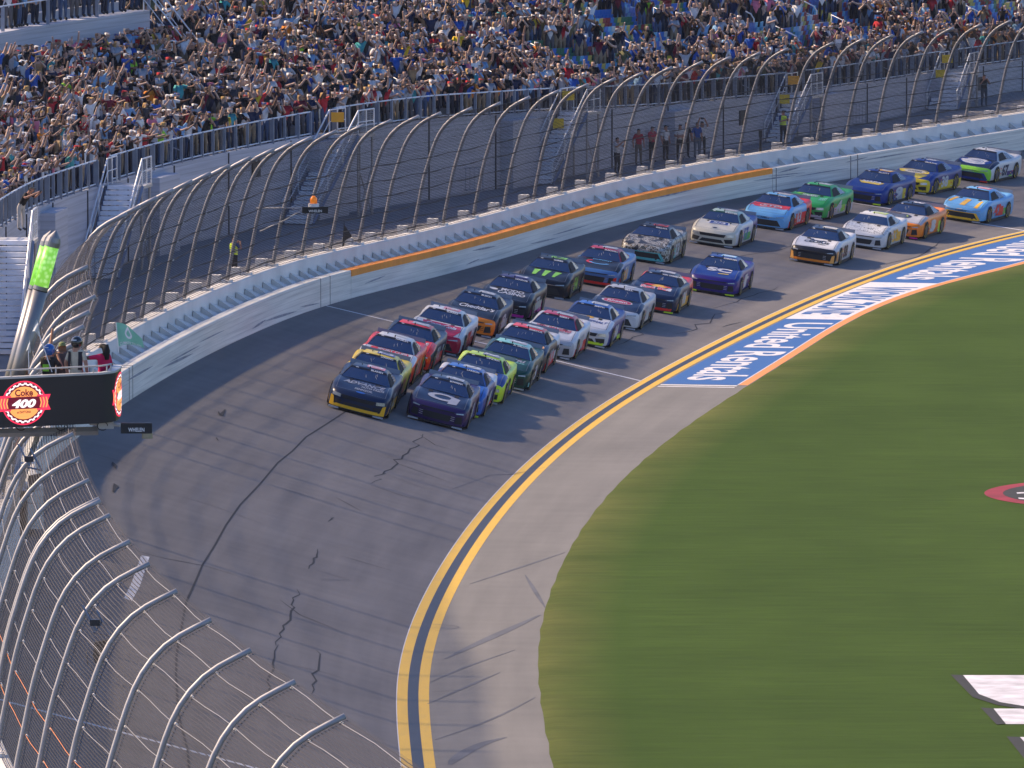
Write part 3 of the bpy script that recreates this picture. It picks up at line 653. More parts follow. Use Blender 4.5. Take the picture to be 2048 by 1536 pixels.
# stairs down to the walkway: (column of the flight's foot)
STAIRS = [(-5, 1.5), (205, 1.3), (600, 1.25), (1085, 1.2), (1562, 1.2), (1885, 1.5)]
stair_t = []
GLASSD = mesh_mat("mesh_infill", (.25, .26, .28), .09, .09, .30, .30)
ordn = ["first", "second", "third", "fourth", "fifth", "sixth"]
slab = ["wide metal staircase rising beside the green light column, man leaning at its top", "metal staircase with caged landing beside the near end of the curved posts", "grey metal staircase behind the amber beacon box, yellow signs at its top",
        "grey metal staircase with round yellow sign between the plank walls near the waiting group", "grey metal staircase where the steward in a yellow vest stands", "wide pale metal staircase beside the lone man in dark clothes"]
for i, (u, wd) in enumerate(STAIRS):
    ts = np.arange(2, TMAX - 8, .25); t0 = min(ts, key=lambda t: abs(prj((*(sfr(t)[0] - sfr(t)[2] * .9), WZ))[0] - u)); stair_t.append(t0)
    zt = deckz(t0 + 4.6); H_ = zt - WZ; n_ = max(6, int(round(H_ / .19))); run = n_ * .27
    r_ = empty("metal_staircase", (*sfr(t0)[0], WZ)); tag(r_, slab[i], "staircase", "staircases up to the grandstand")
    def P(s, d, z): c, a, n = sfr(t0 + s); return np.array([c[0] - n[0] * d, c[1] - n[1] * d, WZ + z])
    d0, d1 = .15, .15 + wd
    mb = MB()
    for k in range(n_):
        s = k * .27; z = (k + 1) * H_ / n_
        q = [P(s, d0, z), P(s, d1, z), P(s + .29, d1, z), P(s + .29, d0, z)]; w_ = [p_ - np.array([0, 0, .145]) for p_ in q]
        mb.add(q + w_, [(0, 1, 2, 3), (7, 6, 5, 4), (0, 4, 5, 1), (1, 5, 6, 2), (2, 6, 7, 3), (3, 7, 4, 0)])
    under(mb.build("flight", mat("pale_step_metal", (.80, .82, .86), .6, metal=.1)), r_)
    mb = MB(); q = [P(run, -.1, H_ - .02), P(run, d1 + .1, H_ - .02), P(run + 1.7, d1 + .1, H_ - .02), P(run + 1.7, -.1, H_ - .02)]; w_ = [p_ - np.array([0, 0, .12]) for p_ in q]; mb.add(q + w_, [(0, 1, 2, 3), (7, 6, 5, 4), (0, 4, 5, 1), (1, 5, 6, 2), (2, 6, 7, 3), (3, 7, 4, 0)])
    under(mb.build("landing", GALVL), r_)
    for d in (d0 - .05, d1 + .05):
        mb = MB()
        a_, b_ = P(0, d, .05), P(run, d, H_ - .05); mb.add([a_ + [0, 0, -.1], a_ + [0, 0, .22], b_ + [0, 0, .15], b_ + [0, 0, -.2]], [(0, 1, 2, 3)]); mb.tube([a_, b_], .07, 4)
        under(mb.build("stringer", mat("blue_grey_stringer", (.16, .20, .29), .5, metal=.3)), r_)
        mb = MB(); mb.tube([P(-.1, d, .1), P(-.1, d, 1.0), P(run, d, H_ + 1.05), P(run + 1.7, d, H_ + 1.05)], .035, 6); mb.tube([P(0, d, .55), P(run, d, H_ + .55), P(run + 1.7, d, H_ + .55)], .022, 6)
        for s in (run * .33, run * .66, run, run + .85, run + 1.7): mb.tube([P(s, d, min(1, s / run) * H_), P(s, d, min(1, s / run) * H_ + 1.05)], .035, 6)
        under(mb.build("handrail", RAILW), r_)
    mb = MB(); mb.grid([[P(s, d1 + .05, min(1, s / run) * H_ + .1), P(s, d1 + .05, min(1, s / run) * H_ + 1.0)] for s in np.linspace(0, run + 1.7, 8)]); mb.uv = [(j * .9, s) for s in np.linspace(0, run + 1.7, 8) for j in (0, 1)]
    under(mb.build("mesh_infill", GLASSD), r_)
    mb = MB(); 
    for s, d in ((run + .1, d1), (run + 1.6, d1), (run + .1, d0), (run + 1.6, d0)): mb.tube([P(s, d, 0), P(s, d, H_)], .06, 6)
    mb.tube([P(run + .1, d1, 0), P(run + 1.6, d1, H_ * .6)], .035, 5); mb.tube([P(run + 1.6, d1, 0), P(run + .1, d1, H_ * .6)], .035, 5)
    under(mb.build("support_frame", GALV), r_)
    if i in (2, 3, 4, 5):
        c_ = P(run - .05, d0 + .35, H_ + .75); mb = MB(); mb.box(c_, (.55, .03, .42)); under(mb.build("warning_sign", SIGNO if i in (2, 4) else SIGNY), r_)
        c_ = P(run - 1.2, d0 + .3, H_ * .62 + .7); mb = MB(); mb.box(c_, (.5, .03, .45)); under(mb.build("warning_sign", SIGNY), r_)
# front railing between the landings, and posts
segs = []; prev = 0.0
for t0 in stair_t: segs.append((prev, t0 + 3.4)); prev = t0 + 6.0
segs.append((prev, TMAX - 3))
for a_, b_ in segs:
    if b_ - a_ < 2: continue
    mb = MB(); n_ = max(2, int((b_ - a_) / (2.1 if b_ < 60 else 1.35))); T_ = np.linspace(a_, b_, n_)
    mb.tube([sp_(t, .06, 1.07) for t in T_], .035, 6); mb.tube([sp_(t, .06, .14) for t in T_], .03, 5)
    rl = ust(mb.build("railing", RAILW))
    for t in T_:
        mb = MB(); c, d, n = sfr(t); q = sp_(t, .04, .55); mb.box(q, (.12 if int(t * 7) % 4 else .20, .06, 1.08), 0, ((n[0], n[1], 0), (d[0], d[1], 0), (0, 0, 1)))
        pp = under(mb.build("railing_post", RAILM), stand); pp.parent = rl; pp.matrix_parent_inverse = Matrix.Identity(4)
# aisles: looped handrails up the rows
AISLES = [t for t in np.arange(14, TMAX - 6, 11.5)]
na = 0
for t in AISLES:
    for k in (0, 3, 6, 9, 12, 15, 18, 21):
        c, a, n = sfr(t); p0 = sp_(t, 1.3 + k * TREAD, k * RISE + .3); p1 = sp_(t, 1.3 + (k + 2) * TREAD, (k + 2) * RISE + .3)
        if prj(p1)[1] < -40 or not -60 < prj(p0)[0] < 2110: continue
        up = np.array([0, 0, .85]); mb = MB(); mb.tube([p0 - up * .9, p0 + up * .8, p0 * .9 + p1 * .1 + up, p1 + up * 1.0, p1 - up * .9], .038, 6); mb.tube([p0 + up * .35, p1 + up * .4], .03, 5)
        ust(mb.build("aisle_handrail", RAILW, smooth=True)); na += 1
# cross rails that end the lowest blocks
for t in AISLES[::2]:
    mb = MB(); t += 4.2
    for h in (1.0, .5): mb.tube([sp_(t, .1, h), sp_(t, 2.4, h + .9)], .03, 6)
    for d in (.1, 1.2, 2.4): mb.tube([sp_(t, d, .0 + d * .3), sp_(t, d, 1.0 + d * .38)], .03, 6)
    ust(mb.build("block_rail", RAILM))
# upper tier at the near end: plank wall, rail, stepped deck
UK = 9; UD, UZ = 1.1 + UK * TREAD, UK * RISE
tU = min(np.arange(0, TMAX, .5), key=lambda t: abs(prj(sp_(t, UD, UZ))[0] - 300))
mb = MB(); rows = []; uv = []
for t in np.arange(0, tU + .1, tU / 14):
    r_ = []
    for d, z in ((UD, UZ - .5), (UD, UZ + 1.9), (UD + .15, UZ + 1.9), (UD + 1.2, UZ + 1.9)): r_.append(sp_(t, d, z)); uv.append((z, t))
    for k in range(9): r_ += [sp_(t, UD + 1.2 + k * TREAD, UZ + 1.9 + k * RISE), sp_(t, UD + 1.2 + k * TREAD, UZ + 1.9 + (k + 1) * RISE)]; uv += [(0, t), (0, t)]
    rows.append(r_)
upper = empty("upper_tier", tuple(sp_(tU / 2, UD, UZ))); tag(upper, "upper seating tier with pale plank front wall at the near end of the stand", "grandstand")
mb.grid(rows); n_ = len(rows[0]); mb.uv = uv; under(mb.build("tier_wall", PLANK), upper)
mb = MB(); T_ = np.linspace(0, tU, 30); mb.tube([sp_(t, UD + .05, UZ + 2.95) for t in T_], .035, 6); rl = under(mb.build("railing", RAILW), upper)
for t in T_:
    mb = MB(); c, d, n = sfr(t); mb.box(sp_(t, UD + .05, UZ + 2.4), (.14, .06, 1.1), 0, ((n[0], n[1], 0), (d[0], d[1], 0), (0, 0, 1))); pp = under(mb.build("railing_post", RAILM), upper); pp.parent = rl; pp.matrix_parent_inverse = Matrix.Identity(4)
for t in np.linspace(4, tU - 3, 4):
    mb = MB(); mb.box(sp_(t, UD - .02, UZ + .9), (.9, .06, 1.9), 0, ((sfr(t)[1][0], sfr(t)[1][1], 0), (sfr(t)[2][0], sfr(t)[2][1], 0), (0, 0, 1))); under(mb.build("doorway", DARK), upper)
for t in np.linspace(6, tU, 3):
    # short stairs with pale rails from the terrace up to the tier
    mb = MB()
    for off in (-.6, .6):
        a_ = sp_(t + off, UD - 2.4, UZ - 2.4 / TREAD * RISE + .2); b_ = sp_(t + off, UD, UZ + 1.9); up = np.array([0, 0, 1.0]); mb.tube([a_, a_ + up, b_ + up, b_], .035, 6); mb.tube([a_ + up * .5, b_ + up * .5], .022, 5)
    under(mb.build("stair_rail", RAILW), upper)
# crowd-control barrier and loose furniture on the walkway
def gate(u, v, y, label, n=9, w=1.6, h=1.1, yaw=.3):
    c = at_depth(u, v, y); r_ = empty("barrier", c); tag(r_, label, "barrier"); ca, sa = math.cos(yaw), math.sin(yaw)
    mb = MB(); pts = [(-w / 2, .05), (-w / 2, h), (w / 2, h), (w / 2, .05)]; mb.tube([(x * ca, x * sa, z) for x, z in pts], .025, 6); mb.tube([(-w / 2 * ca, -w / 2 * sa, .12), (w / 2 * ca, w / 2 * sa, .12)], .02, 5); mb.build("frame", RAILM, r_)
    mb = MB()
    for k in range(n): x = -w / 2 + w * (k + 1) / (n + 1); mb.tube([(x * ca, x * sa, .12), (x * ca, x * sa, h)], .012, 4)
    mb.build("bars", RAILM, r_)
gate(1690, 252, unp(1690, 252, WZ)[1], "grey steel crowd barrier against the plank wall near the steward", 12, 2.2)
gate(1380 * .5 + 250, 385, unp(940, 388, WZ)[1], "grey steel crowd barrier folded beside the plank wall", 5, 1.2)
gate(150, 560, unp(190, 560, WZ)[1], "grey steel crowd barrier by the near staircase foot", 7, 1.6)
SHOULD = 0
# ------------------------------------------------------------ people
def attr_mat(name, attr, rough=.8, obj=True):
    m = bpy.data.materials.new(name); m.use_nodes = True; nt = m.node_tree; b = nt.nodes["Principled BSDF"]; a = nt.nodes.new("ShaderNodeAttribute"); a.attribute_type = 'OBJECT' if obj else 'GEOMETRY'; a.attribute_name = attr
    nz = nt.nodes.new("ShaderNodeTexNoise"); nz.inputs["Scale"].default_value = 9; nt.links.new(nt.nodes.new("ShaderNodeTexCoord").outputs["Object"], nz.inputs[0])
    mr = nt.nodes.new("ShaderNodeMapRange"); mr.inputs["To Min"].default_value = .75; mr.inputs["To Max"].default_value = 1.25; nt.links.new(nz.outputs["Fac"], mr.inputs["Value"])
    hs = nt.nodes.new("ShaderNodeHueSaturation"); nt.links.new(a.outputs["Color"], hs.inputs["Color"]); nt.links.new(mr.outputs[0], hs.inputs["Value"]); nt.links.new(hs.outputs[0], b.inputs["Base Color"]); b.inputs["Roughness"].default_value = rough; b.inputs["Specular IOR Level"].default_value = .3
    return m
PM = [attr_mat("cloth_shirt", "shirt"), attr_mat("cloth_trousers", "trousers"), attr_mat("skin", "skin", .6), attr_mat("hair_or_cap", "hat"), attr_mat("shoes", "shoes"), mat("phone_dark", (.02, .02, .025), .3, var=0)]
# poses: wrist and elbow positions (facing -y), left then right, lean
POSES = {
 "film": dict(arms=[((-.27, -.20, 1.26), (-.10, -.44, 1.50)), ((.27, -.20, 1.26), (.08, -.44, 1.50))], phone=(0, -.47, 1.56), txt="filming"),
 "high": dict(arms=[((-.26, -.16, 1.52), (-.16, -.30, 1.82)), ((.26, -.16, 1.50), (.10, -.32, 1.80))], phone=(-.03, -.34, 1.86), txt="phone overhead"),
 "fist": dict(arms=[((-.27, .02, 1.16), (-.22, -.20, 1.06)), ((.30, -.08, 1.60), (.30, -.22, 1.90))], txt="fist raised"),
 "both": dict(arms=[((-.36, -.06, 1.58), (-.42, -.12, 1.88)), ((.36, -.06, 1.58), (.42, -.12, 1.88))], txt="arms thrown up"),
 "down": dict(arms=[((-.27, .04, 1.14), (-.26, -.04, .88)), ((.27, .04, 1.14), (.26, -.04, .88))], txt="arms down"),
 "face": dict(arms=[((-.28, -.14, 1.18), (-.10, -.24, 1.44)), ((.28, -.14, 1.18), (.10, -.24, 1.44))], txt="hands at face"),
 "clap": dict(arms=[((-.27, -.10, 1.14), (-.05, -.36, 1.26)), ((.27, -.10, 1.14), (.05, -.36, 1.26))], txt="clapping"),
 "point": dict(arms=[((-.27, .02, 1.15), (-.24, -.14, .95)), ((.30, -.26, 1.36), (.34, -.56, 1.46))], txt="pointing forward"),
 "hips": dict(arms=[((-.40, .06, 1.14), (-.20, -.06, 1.00)), ((.40, .06, 1.14), (.20, -.06, 1.00))], txt="hands on hips"),
 "crossed": dict(arms=[((-.27, -.06, 1.14), (.08, -.24, 1.16)), ((.27, -.06, 1.14), (-.08, -.26, 1.12))], txt="arms folded"),
}
def body_mesh(key, p, level, hat=None, longhair=False, lean=0.0):
    V = []; E_ = []; Rr = []
    def node(co, r, par=None):
        V.append(co); Rr.append(r); i = len(V) - 1
        if par is not None: E_.append((par, i))
        return i
    L = lambda co: (co[0], co[1] - lean * max(0, co[2] - .95), co[2] - .25 * lean * max(0, co[2] - .95))
    pel = node((0, 0, .95), (.15, .115)); wa = node(L((0, 0, 1.10)), (.135, .10), pel); ch = node(L((0, 0, 1.30)), (.165, .115), wa); nk = node(L((0, 0, 1.46)), (.062, .062), ch)
    hd = node(L((0, -.015, 1.60)), (.088, .10), nk); ht = node(L((0, -.01, 1.70)), (.078, .088), hd)
    segs = [("shirt", pel, wa), ("shirt", wa, ch), ("skin", ch, nk), ("head", nk, hd), ("head", hd, ht)]
    for s, (el, wr) in zip((-1, 1), p["arms"]):
        sh = node(L((s * .175, 0, 1.40)), (.070, .070), ch); e = node(L(el), (.046, .046), sh); w = node(L(wr), (.033, .033), e)
        d = Vector(wr) - Vector(el); d.normalize(); h = node(L(tuple(Vector(wr) + d * .09)), (.040, .028), w)
        segs += [("shirt", ch, sh), ("sleeve", sh, e), ("skin", e, w), ("skin", w, h)]
        hp = node((s * .095, 0, .86), (.092, .10), pel); kn = node((s * .11, -.02, .50), (.064, .066), hp); an = node((s * .12, .01, .10), (.045, .048), kn); to = node((s * .13, -.14, .045), (.045, .035), an)
        segs += [("leg", pel, hp), ("leg", hp, kn), ("leg", kn, an), ("shoe", an, to)]
    me = bpy.data.meshes.new("p"); me.from_pydata(V, E_, []); ob = bpy.data.objects.new("p", me); col.objects.link(ob)
    md = ob.modifiers.new("s", 'SKIN'); sv = me.skin_vertices[0].data
    for i, r in enumerate(Rr): sv[i].radius = r
    sv[0].use_root = True; md.use_smooth_shade = True
    if level: sb = ob.modifiers.new("u", 'SUBSURF'); sb.levels = level; sb.render_levels = level
    dg = bpy.context.evaluated_depsgraph_get(); out = bpy.data.meshes.new_from_object(ob.evaluated_get(dg)); bpy.data.objects.remove(ob)
    v = np.array([q.co[:] for q in out.vertices]); f = [tuple(q.vertices) for q in out.polygons]
    A = np.array([V[a] for _, a, b in segs]); B = np.array([V[b] for _, a, b in segs]); mi = []
    hc = np.array(V[hd])
    for q in f:
        c = v[list(q)].mean(0); t = np.clip(((c - A) * (B - A)).sum(1) / (((B - A) ** 2).sum(1) + 1e-9), 0, 1); k = int(np.argmin(np.linalg.norm(A + (B - A) * t[:, None] - c, axis=1))); kind = segs[k][0]
        m_ = {"shirt": 0, "leg": 1, "shoe": 4, "skin": 2, "head": 2, "sleeve": 0}[kind]
        if kind == "sleeve" and t[k] > .75: m_ = 2
        if kind == "skin" and segs[k][1] == ch: m_ = 0 if c[2] < V[nk][2] - .05 else 2
        if kind == "head" and c[2] > hc[2] + (.055 if c[1] < hc[1] - .03 else (-.02 if not longhair else -.3)): m_ = 3
        mi.append(m_)
    v = v.tolist(); f = list(f)
    if hat == "cap":
        o = len(v); b_ = [(hc[0] + x, hc[1] - .085 + y, hc[2] + .055 + z) for x, y, z in ((-.075, .02, 0), (.075, .02, 0), (.06, -.10, -.02), (-.06, -.10, -.02), (-.075, .02, .014), (.075, .02, .014), (.06, -.10, -.006), (-.06, -.10, -.006))]
        v += b_; f += [tuple(o + i for i in q) for q in ((0, 1, 2, 3), (7, 6, 5, 4), (0, 4, 5, 1), (1, 5, 6, 2), (2, 6, 7, 3), (3, 7, 4, 0))]; mi += [3] * 6
    if longhair:
        mb = MB(); mb.tube([(hc[0], hc[1] + .06, hc[2] + .06), (hc[0], hc[1] + .10, hc[2] - .08), (hc[0], hc[1] + .12, hc[2] - .28)], [.08, .09, .05], 8); o = len(v); v += mb.v; f += [tuple(o + i for i in q) for q in mb.f]; mi += [3] * len(mb.f)
    if "phone" in p and key != "nophone":
        x, y, z = L(p["phone"]); mb = MB(); mb.box((x, y, z), (.15, .012, .08)); o = len(v); v += mb.v; f += [tuple(o + i for i in q) for q in mb.f]; mi += [5] * 6
    me2 = bpy.data.meshes.new("person_" + key); me2.from_pydata([tuple(q) for q in v], [], f)
    for m in PM: me2.materials.append(m)
    me2.polygons.foreach_set("material_index", mi); me2.polygons.foreach_set("use_smooth", [True] * len(f)); me2.update()
    return me2, np.array(v), f, np.array(mi)
TEMPL = {}
def templ(pose, hat, lh, level):
    k = (pose, hat, lh, level)
    if k not in TEMPL: TEMPL[k] = body_mesh("_".join((pose, hat or "bare")), POSES[pose], level, hat, lh)
    return TEMPL[k]
SHIRTS = [("black", (.010, .010, .013), 38), ("navy", (.012, .02, .06), 12), ("charcoal", (.05, .05, .06), 9), ("white", (.66, .66, .66), 20), ("light grey", (.34, .36, .40), 15), ("royal blue", (.02, .09, .38), 8), ("sky blue", (.18, .34, .55), 9), ("red", (.42, .02, .03), 6), ("maroon", (.14, .012, .03), 4), ("yellow", (.60, .42, .03), 2), ("orange", (.62, .20, .02), 1), ("lime green", (.28, .60, .04), 1), ("olive", (.10, .10, .05), 3), ("teal", (.05, .30, .32), 3), ("pink", (.62, .18, .26), 2), ("tan", (.32, .22, .12), 3)]
HATS = [("white cap", (.66, .66, .66), "cap", 26), ("black cap", (.012, .012, .014), "cap", 18), ("red cap", (.42, .02, .03), "cap", 5), ("blue cap", (.02, .07, .30), "cap", 8), ("grey cap", (.20, .20, .22), "cap", 6), ("brown hair", (.05, .03, .022), None, 18), ("black hair", (.012, .010, .010), None, 12), ("blond hair", (.38, .24, .09), None, 8), ("long brown hair", (.06, .028, .012), "long", 8), ("long blond hair", (.42, .27, .11), "long", 6)]
SKINS = [(.42, .28, .22), (.50, .36, .29), (.36, .23, .18), (.28, .17, .12), (.46, .32, .26), (.10, .055, .04)]
PANTS = [(.02, .02, .025), (.03, .05, .10), (.06, .10, .19), (.25, .20, .14), (.10, .10, .11), (.015, .02, .04)]
def pick(L, r): 
    x = r.random() * sum(q[-1] for q in L)
    for q in L:
        x -= q[-1]
        if x <= 0: return q
    return L[-1]
def set_look(o, shirt, hat, skin, pants, shoes=(.05, .05, .055)):
    o["shirt"] = list(shirt); o["hat"] = list(hat); o["skin"] = list(skin); o["trousers"] = list(pants); o["shoes"] = list(shoes)
pr = random.Random(11)
ORD = lambda k: "%d%s" % (k, "th" if 10 <= k % 100 <= 20 else {1: "st", 2: "nd", 3: "rd"}.get(k % 10, "th"))
# seats of the crowd
cand = []
stair_gap = [(a + 3.2, a + 6.2) for a in stair_t]
def occupied(t, k, u, v):
    """how full the stand is, as seen"""
    if u < 900: p = .86
    elif u < 1250: p = .78 if v > 130 else .46
    else: p = .66 if k < 4 else .40
    q = math.sin(t * .42 + k * .33) + math.sin(t * .19 - k * .42 + 1.3) + .45 * math.sin(t * 1.1 + k * .9)
    if u > 960 and k > 1:
        thr = -.1 if u < 1250 else (.72 if k > 3 else -.3)
        if u > 1560: thr -= .35
        return .80 if q > thr else .03
    return p
seats = []
for k in range(0, 26):
    d = (.55 if k == 0 else 1.1 + (k - .5) * TREAD); z = k * RISE
    t = 3.0 + pr.random()
    while t < TMAX - 6:
        step = .50
        if any(abs(t - a) < .8 for a in AISLES) and k > 0:
            if pr.random() > .06: t += step; continue
        P = sp_(t, d, z); u, v = prj(P); uh, vh = prj(P + np.array([0, 0, 1.7]))
        if -40 < u < 2090 and vh < 780 and v > -10:
            blocked = k >= UK and t < tU + .3
            if not blocked:
                if pr.random() < occupied(t, k, u, v): cand.append((u, v, t, k, d, z))
                elif u > 780 and k > 0: seats.append((u, v, t, k))
        t += step
for k in range(0, 6):      # upper tier
    t = 2.0
    while t < tU:
        P = sp_(t, UD + .6 + k * TREAD, UZ + 1.9 + k * RISE); u, v = prj(P)
        if u > -40 and v > -20 and pr.random() < .62: cand.append((u, v, t, 100 + k, UD + .6 + k * TREAD, UZ + 1.9 + k * RISE))
        t += .6
def looks(r):
    s = pick(SHIRTS, r); h = pick(HATS, r); return s, h, r.choice(SKINS), r.choice(PANTS), r.choice(["film"] * 5 + ["high"] * 2 + ["fist"] * 3 + ["both"] + ["down"] * 5 + ["face"] * 6 + ["clap"] * 2 + ["point"] * 3 + ["hips", "crossed"])
def face_yaw(P, r):
    tgt = np.array([4.0, 325.0]); d = tgt - P[:2]; return math.atan2(d[0], -d[1]) + r.gauss(0, .28)
# biggest in the picture first: nearest to the camera and not hidden
cand.sort(key=lambda c: sp_(c[2], c[4], c[5])[1])
near = [c for c in cand if 6 < c[0] < 2040 and 12 < c[1] < 600]
single = near[:270]; sset = set(id(c) for c in single); mass = [c for c in cand if id(c) not in sset]
def where(c):
    k = c[3]; s = sum(1 for a in stair_t if a + 4.6 < c[2]); nm = "upper tier" if k >= 100 else "stand"
    row = k - 100 if k >= 100 else k
    # how many people nearer along the row
    return row, nm
SECT = ["by the nearest stairs", "by the caged stairs", "above the beacon box", "above the round sign", "above the steward", "by the far stairs"]
used_labels = {}
for c in sorted(single, key=lambda c: (c[3], c[2])):
    u, v, t, k, d, z = c; P = sp_(t, d, z); P = P + np.array([pr.gauss(0, .05), pr.gauss(0, .05), 0])
    si = min(range(len(stair_t)), key=lambda i: abs(stair_t[i] + 4.6 - t)); rown = "upper row %d" % (k - 99) if k >= 100 else ("front row" if k == 0 else "row %d" % (k + 1))
    for _ in range(60):
        s, h, sk, pa, po = looks(pr); lb = "%s shirt, %s, %s, %s, %s" % (s[0], h[0], POSES[po]["txt"], rown, SECT[si])
        if lb not in used_labels: break
    used_labels[lb] = 1
    me = templ(po, "cap" if h[2] == "cap" else None, h[2] == "long", 1)[0]
    o = bpy.data.objects.new("person", me); col.objects.link(o); sc = pr.uniform(.93, 1.06); o.location = P; o.rotation_euler = (0, 0, face_yaw(P, pr)); o.scale = (sc * pr.uniform(.95, 1.15), sc * pr.uniform(.95, 1.2), sc)
    set_look(o, s[1], h[1], sk, pa)
    tag(o, lb, "person", "spectators standing in the grandstand")
# the rest of the crowd as one mass
cols = {}; VV = []; FF = []; CC = []; off = 0
dirt = 0
for c in mass:
    u, v, t, k, d, z = c; P = sp_(t, d, z); s, h, sk, pa, po = looks(pr)
    _, tv, tf, tm = templ(po, "cap" if h[2] == "cap" else None, h[2] == "long", 0); a = face_yaw(P, pr); sc = pr.uniform(.93, 1.06); ca, sa = math.cos(a), math.sin(a)
    w = tv * sc; w = np.stack([w[:, 0] * ca - w[:, 1] * sa + P[0], w[:, 0] * sa + w[:, 1] * ca + P[1], w[:, 2] + P[2]], 1); VV.append(w)
    pal = np.array([s[1], pa, sk, h[1], (.05, .05, .055), (.02, .02, .02)]); FF += [tuple(off + i for i in q) for q in tf]; CC.append(pal[tm]); off += len(w)
if VV:
    me = bpy.data.meshes.new("crowd"); me.from_pydata(np.concatenate(VV).tolist(), [], FF); ca_ = me.attributes.new("tint", 'FLOAT_COLOR', 'FACE'); cc_ = np.concatenate(CC); ca_.data.foreach_set("color", np.concatenate([cc_, np.ones((len(cc_), 1))], 1).astype(np.float32).ravel())
    me.polygons.foreach_set("use_smooth", [True] * len(me.polygons)); me.materials.append(attr_mat("crowd_clothing", "tint", .8, False)); o = bpy.data.objects.new("crowd", me); col.objects.link(o); tag(o, "dense crowd of spectators filling the farther rows of the grandstand", "crowd", kind="stuff")
print("people", len(single), len(mass), "seats", len(seats))
# folding seats
SEATC = [("blue", (.02, .14, .50), 9), ("pale blue", (.12, .38, .62), 4), ("green", (.03, .16, .10), 4), ("dark red", (.20, .015, .03), 4), ("yellow", (.50, .42, .10), 3), ("white", (.45, .48, .52), 2)]
SM = [mat("seat_" + n.replace(" ", "_"), c, .4, var=.06) for n, c, w in SEATC]
sb_ = MB(); sb_.box((0, .0, .62), (.46, .04, .44), 0, ((1, 0, 0), (0, 1, 0), (0, -.15, .99))); sb_.box((0, -.07, .42), (.44, .06, .34), 0, ((1, 0, 0), (0, 1, 0), (0, -.25, .97))); sb_.box((0, .0, .2), (.06, .06, .4))
base_seat = sb_.build("seat_proto", SM[0]); SME = []
for m in SM: q = base_seat.data.copy(); q.materials.clear(); q.materials.append(m); q.name = "stadium_seat"; SME.append(q)
bpy.data.objects.remove(base_seat)
seats.sort(key=lambda s: sp_(s[2], 1.2 + s[3] * TREAD, 0)[1]); vis = [s for s in seats if 4 < s[0] < 2044 and 6 < s[1]]; ones = vis[:290]; oset = set(id(s) for s in ones)
smb = MB()
for s in seats:
    u, v, t, k = s; ci = SEATC.index(pick(SEATC, random.Random(int(t * 2) * 31 + k * 7))); c, a, n = sfr(t); P = sp_(t, 1.1 + k * TREAD - .12, k * RISE); ang = math.atan2(a[1], a[0])
    if id(s) in oset:
        o = bpy.data.objects.new("stadium_seat", SME[ci]); col.objects.link(o); o.location = P; o.rotation_euler = (0, 0, ang); tag(o, "empty folding stadium seat, %s plastic, between the spectators" % SEATC[ci][0], "seat", "empty %s folding seats in the grandstand" % SEATC[ci][0])
    else:
        ca, sa = math.cos(ang), math.sin(ang); smb.add([(x * ca - y * sa + P[0], x * sa + y * ca + P[1], z + P[2]) for x, y, z in sb_.v], sb_.f, ci)
if smb.v: tag(smb.build("far_seats", SM), "rows of empty coloured folding seats in the far blocks", "seats", kind="stuff")
# people on the walkway and on the landings
def figure(u, v, zg, pose, shirt, hat, pants, label, yaw=None, level=2, skin=(.42, .22, .15), parts=(), lh=False, y=None, lean=0.0, sc=1.0, name="person"):
    P = unp(u, v, zg) if y is None else at_depth(u, v, y)
    cap = hat[1]; me, _, _, _ = body_mesh(pose + "_single", POSES[pose], level, cap, lh, lean)
    o = bpy.data.objects.new(name, me); col.objects.link(o); o.location = P; o.rotation_euler = (0, 0, yaw if yaw is not None else face_yaw(P, pr)); o.scale = (sc, sc, sc); set_look(o, shirt, hat[0], skin, pants); tag(o, label, "person"); return o
W_ = (.6, .6, .6); K_ = (.012, .012, .015); N_ = (.02, .05, .22); RD = (.40, .015, .04); KH = (.16, .13, .10)
capk, capw, bare = (K_, "cap"), (W_, "cap"), ((.03, .018, .01), None)
def vest(o, c=(.70, .95, .04)):
    """hi-vis waistcoat, a garment of its own over the shirt"""
    mb = MB(); rows = []
    for z, rx, ry in ((.98, .175, .145), (1.10, .165, .135), (1.22, .19, .15), (1.34, .20, .15), (1.43, .17, .12)):
        rows.append([(rx * math.cos(a), ry * math.sin(a), z) for a in np.linspace(0, 2 * math.pi, 15)[:-1]])
    mb.grid(rows, closed=True); g = mb.build("safety_vest", mat("hi_vis_yellow", c, .6, var=.05), o, True)
    mb = MB()
    for z in (1.06, 1.16): mb.grid([[(rx * math.cos(a) * 1.04, rx * .80 * math.sin(a) * 1.04, zz) for a in np.linspace(0, 2 * math.pi, 15)[:-1]] for zz, rx in ((z, .178), (z + .035, .178))], closed=True)
    mb.build("reflective_band", mat("reflective_grey", (.30, .34, .30), .4), g); return g
vest(figure(468, 559, WZ, "face", N_, capk, K_, "steward in yellow high-visibility vest looking up beside the beacon sign box", yaw=2.2))
vest(figure(1566, 290, WZ, "clap", N_, capk, K_, "steward in yellow high-visibility vest at the foot of the staircase", yaw=.6))
figure(1968, 214, WZ, "face", K_, capk, (.03, .05, .08), "man all in dark clothes alone on the walkway beside the wide staircase", yaw=.3)
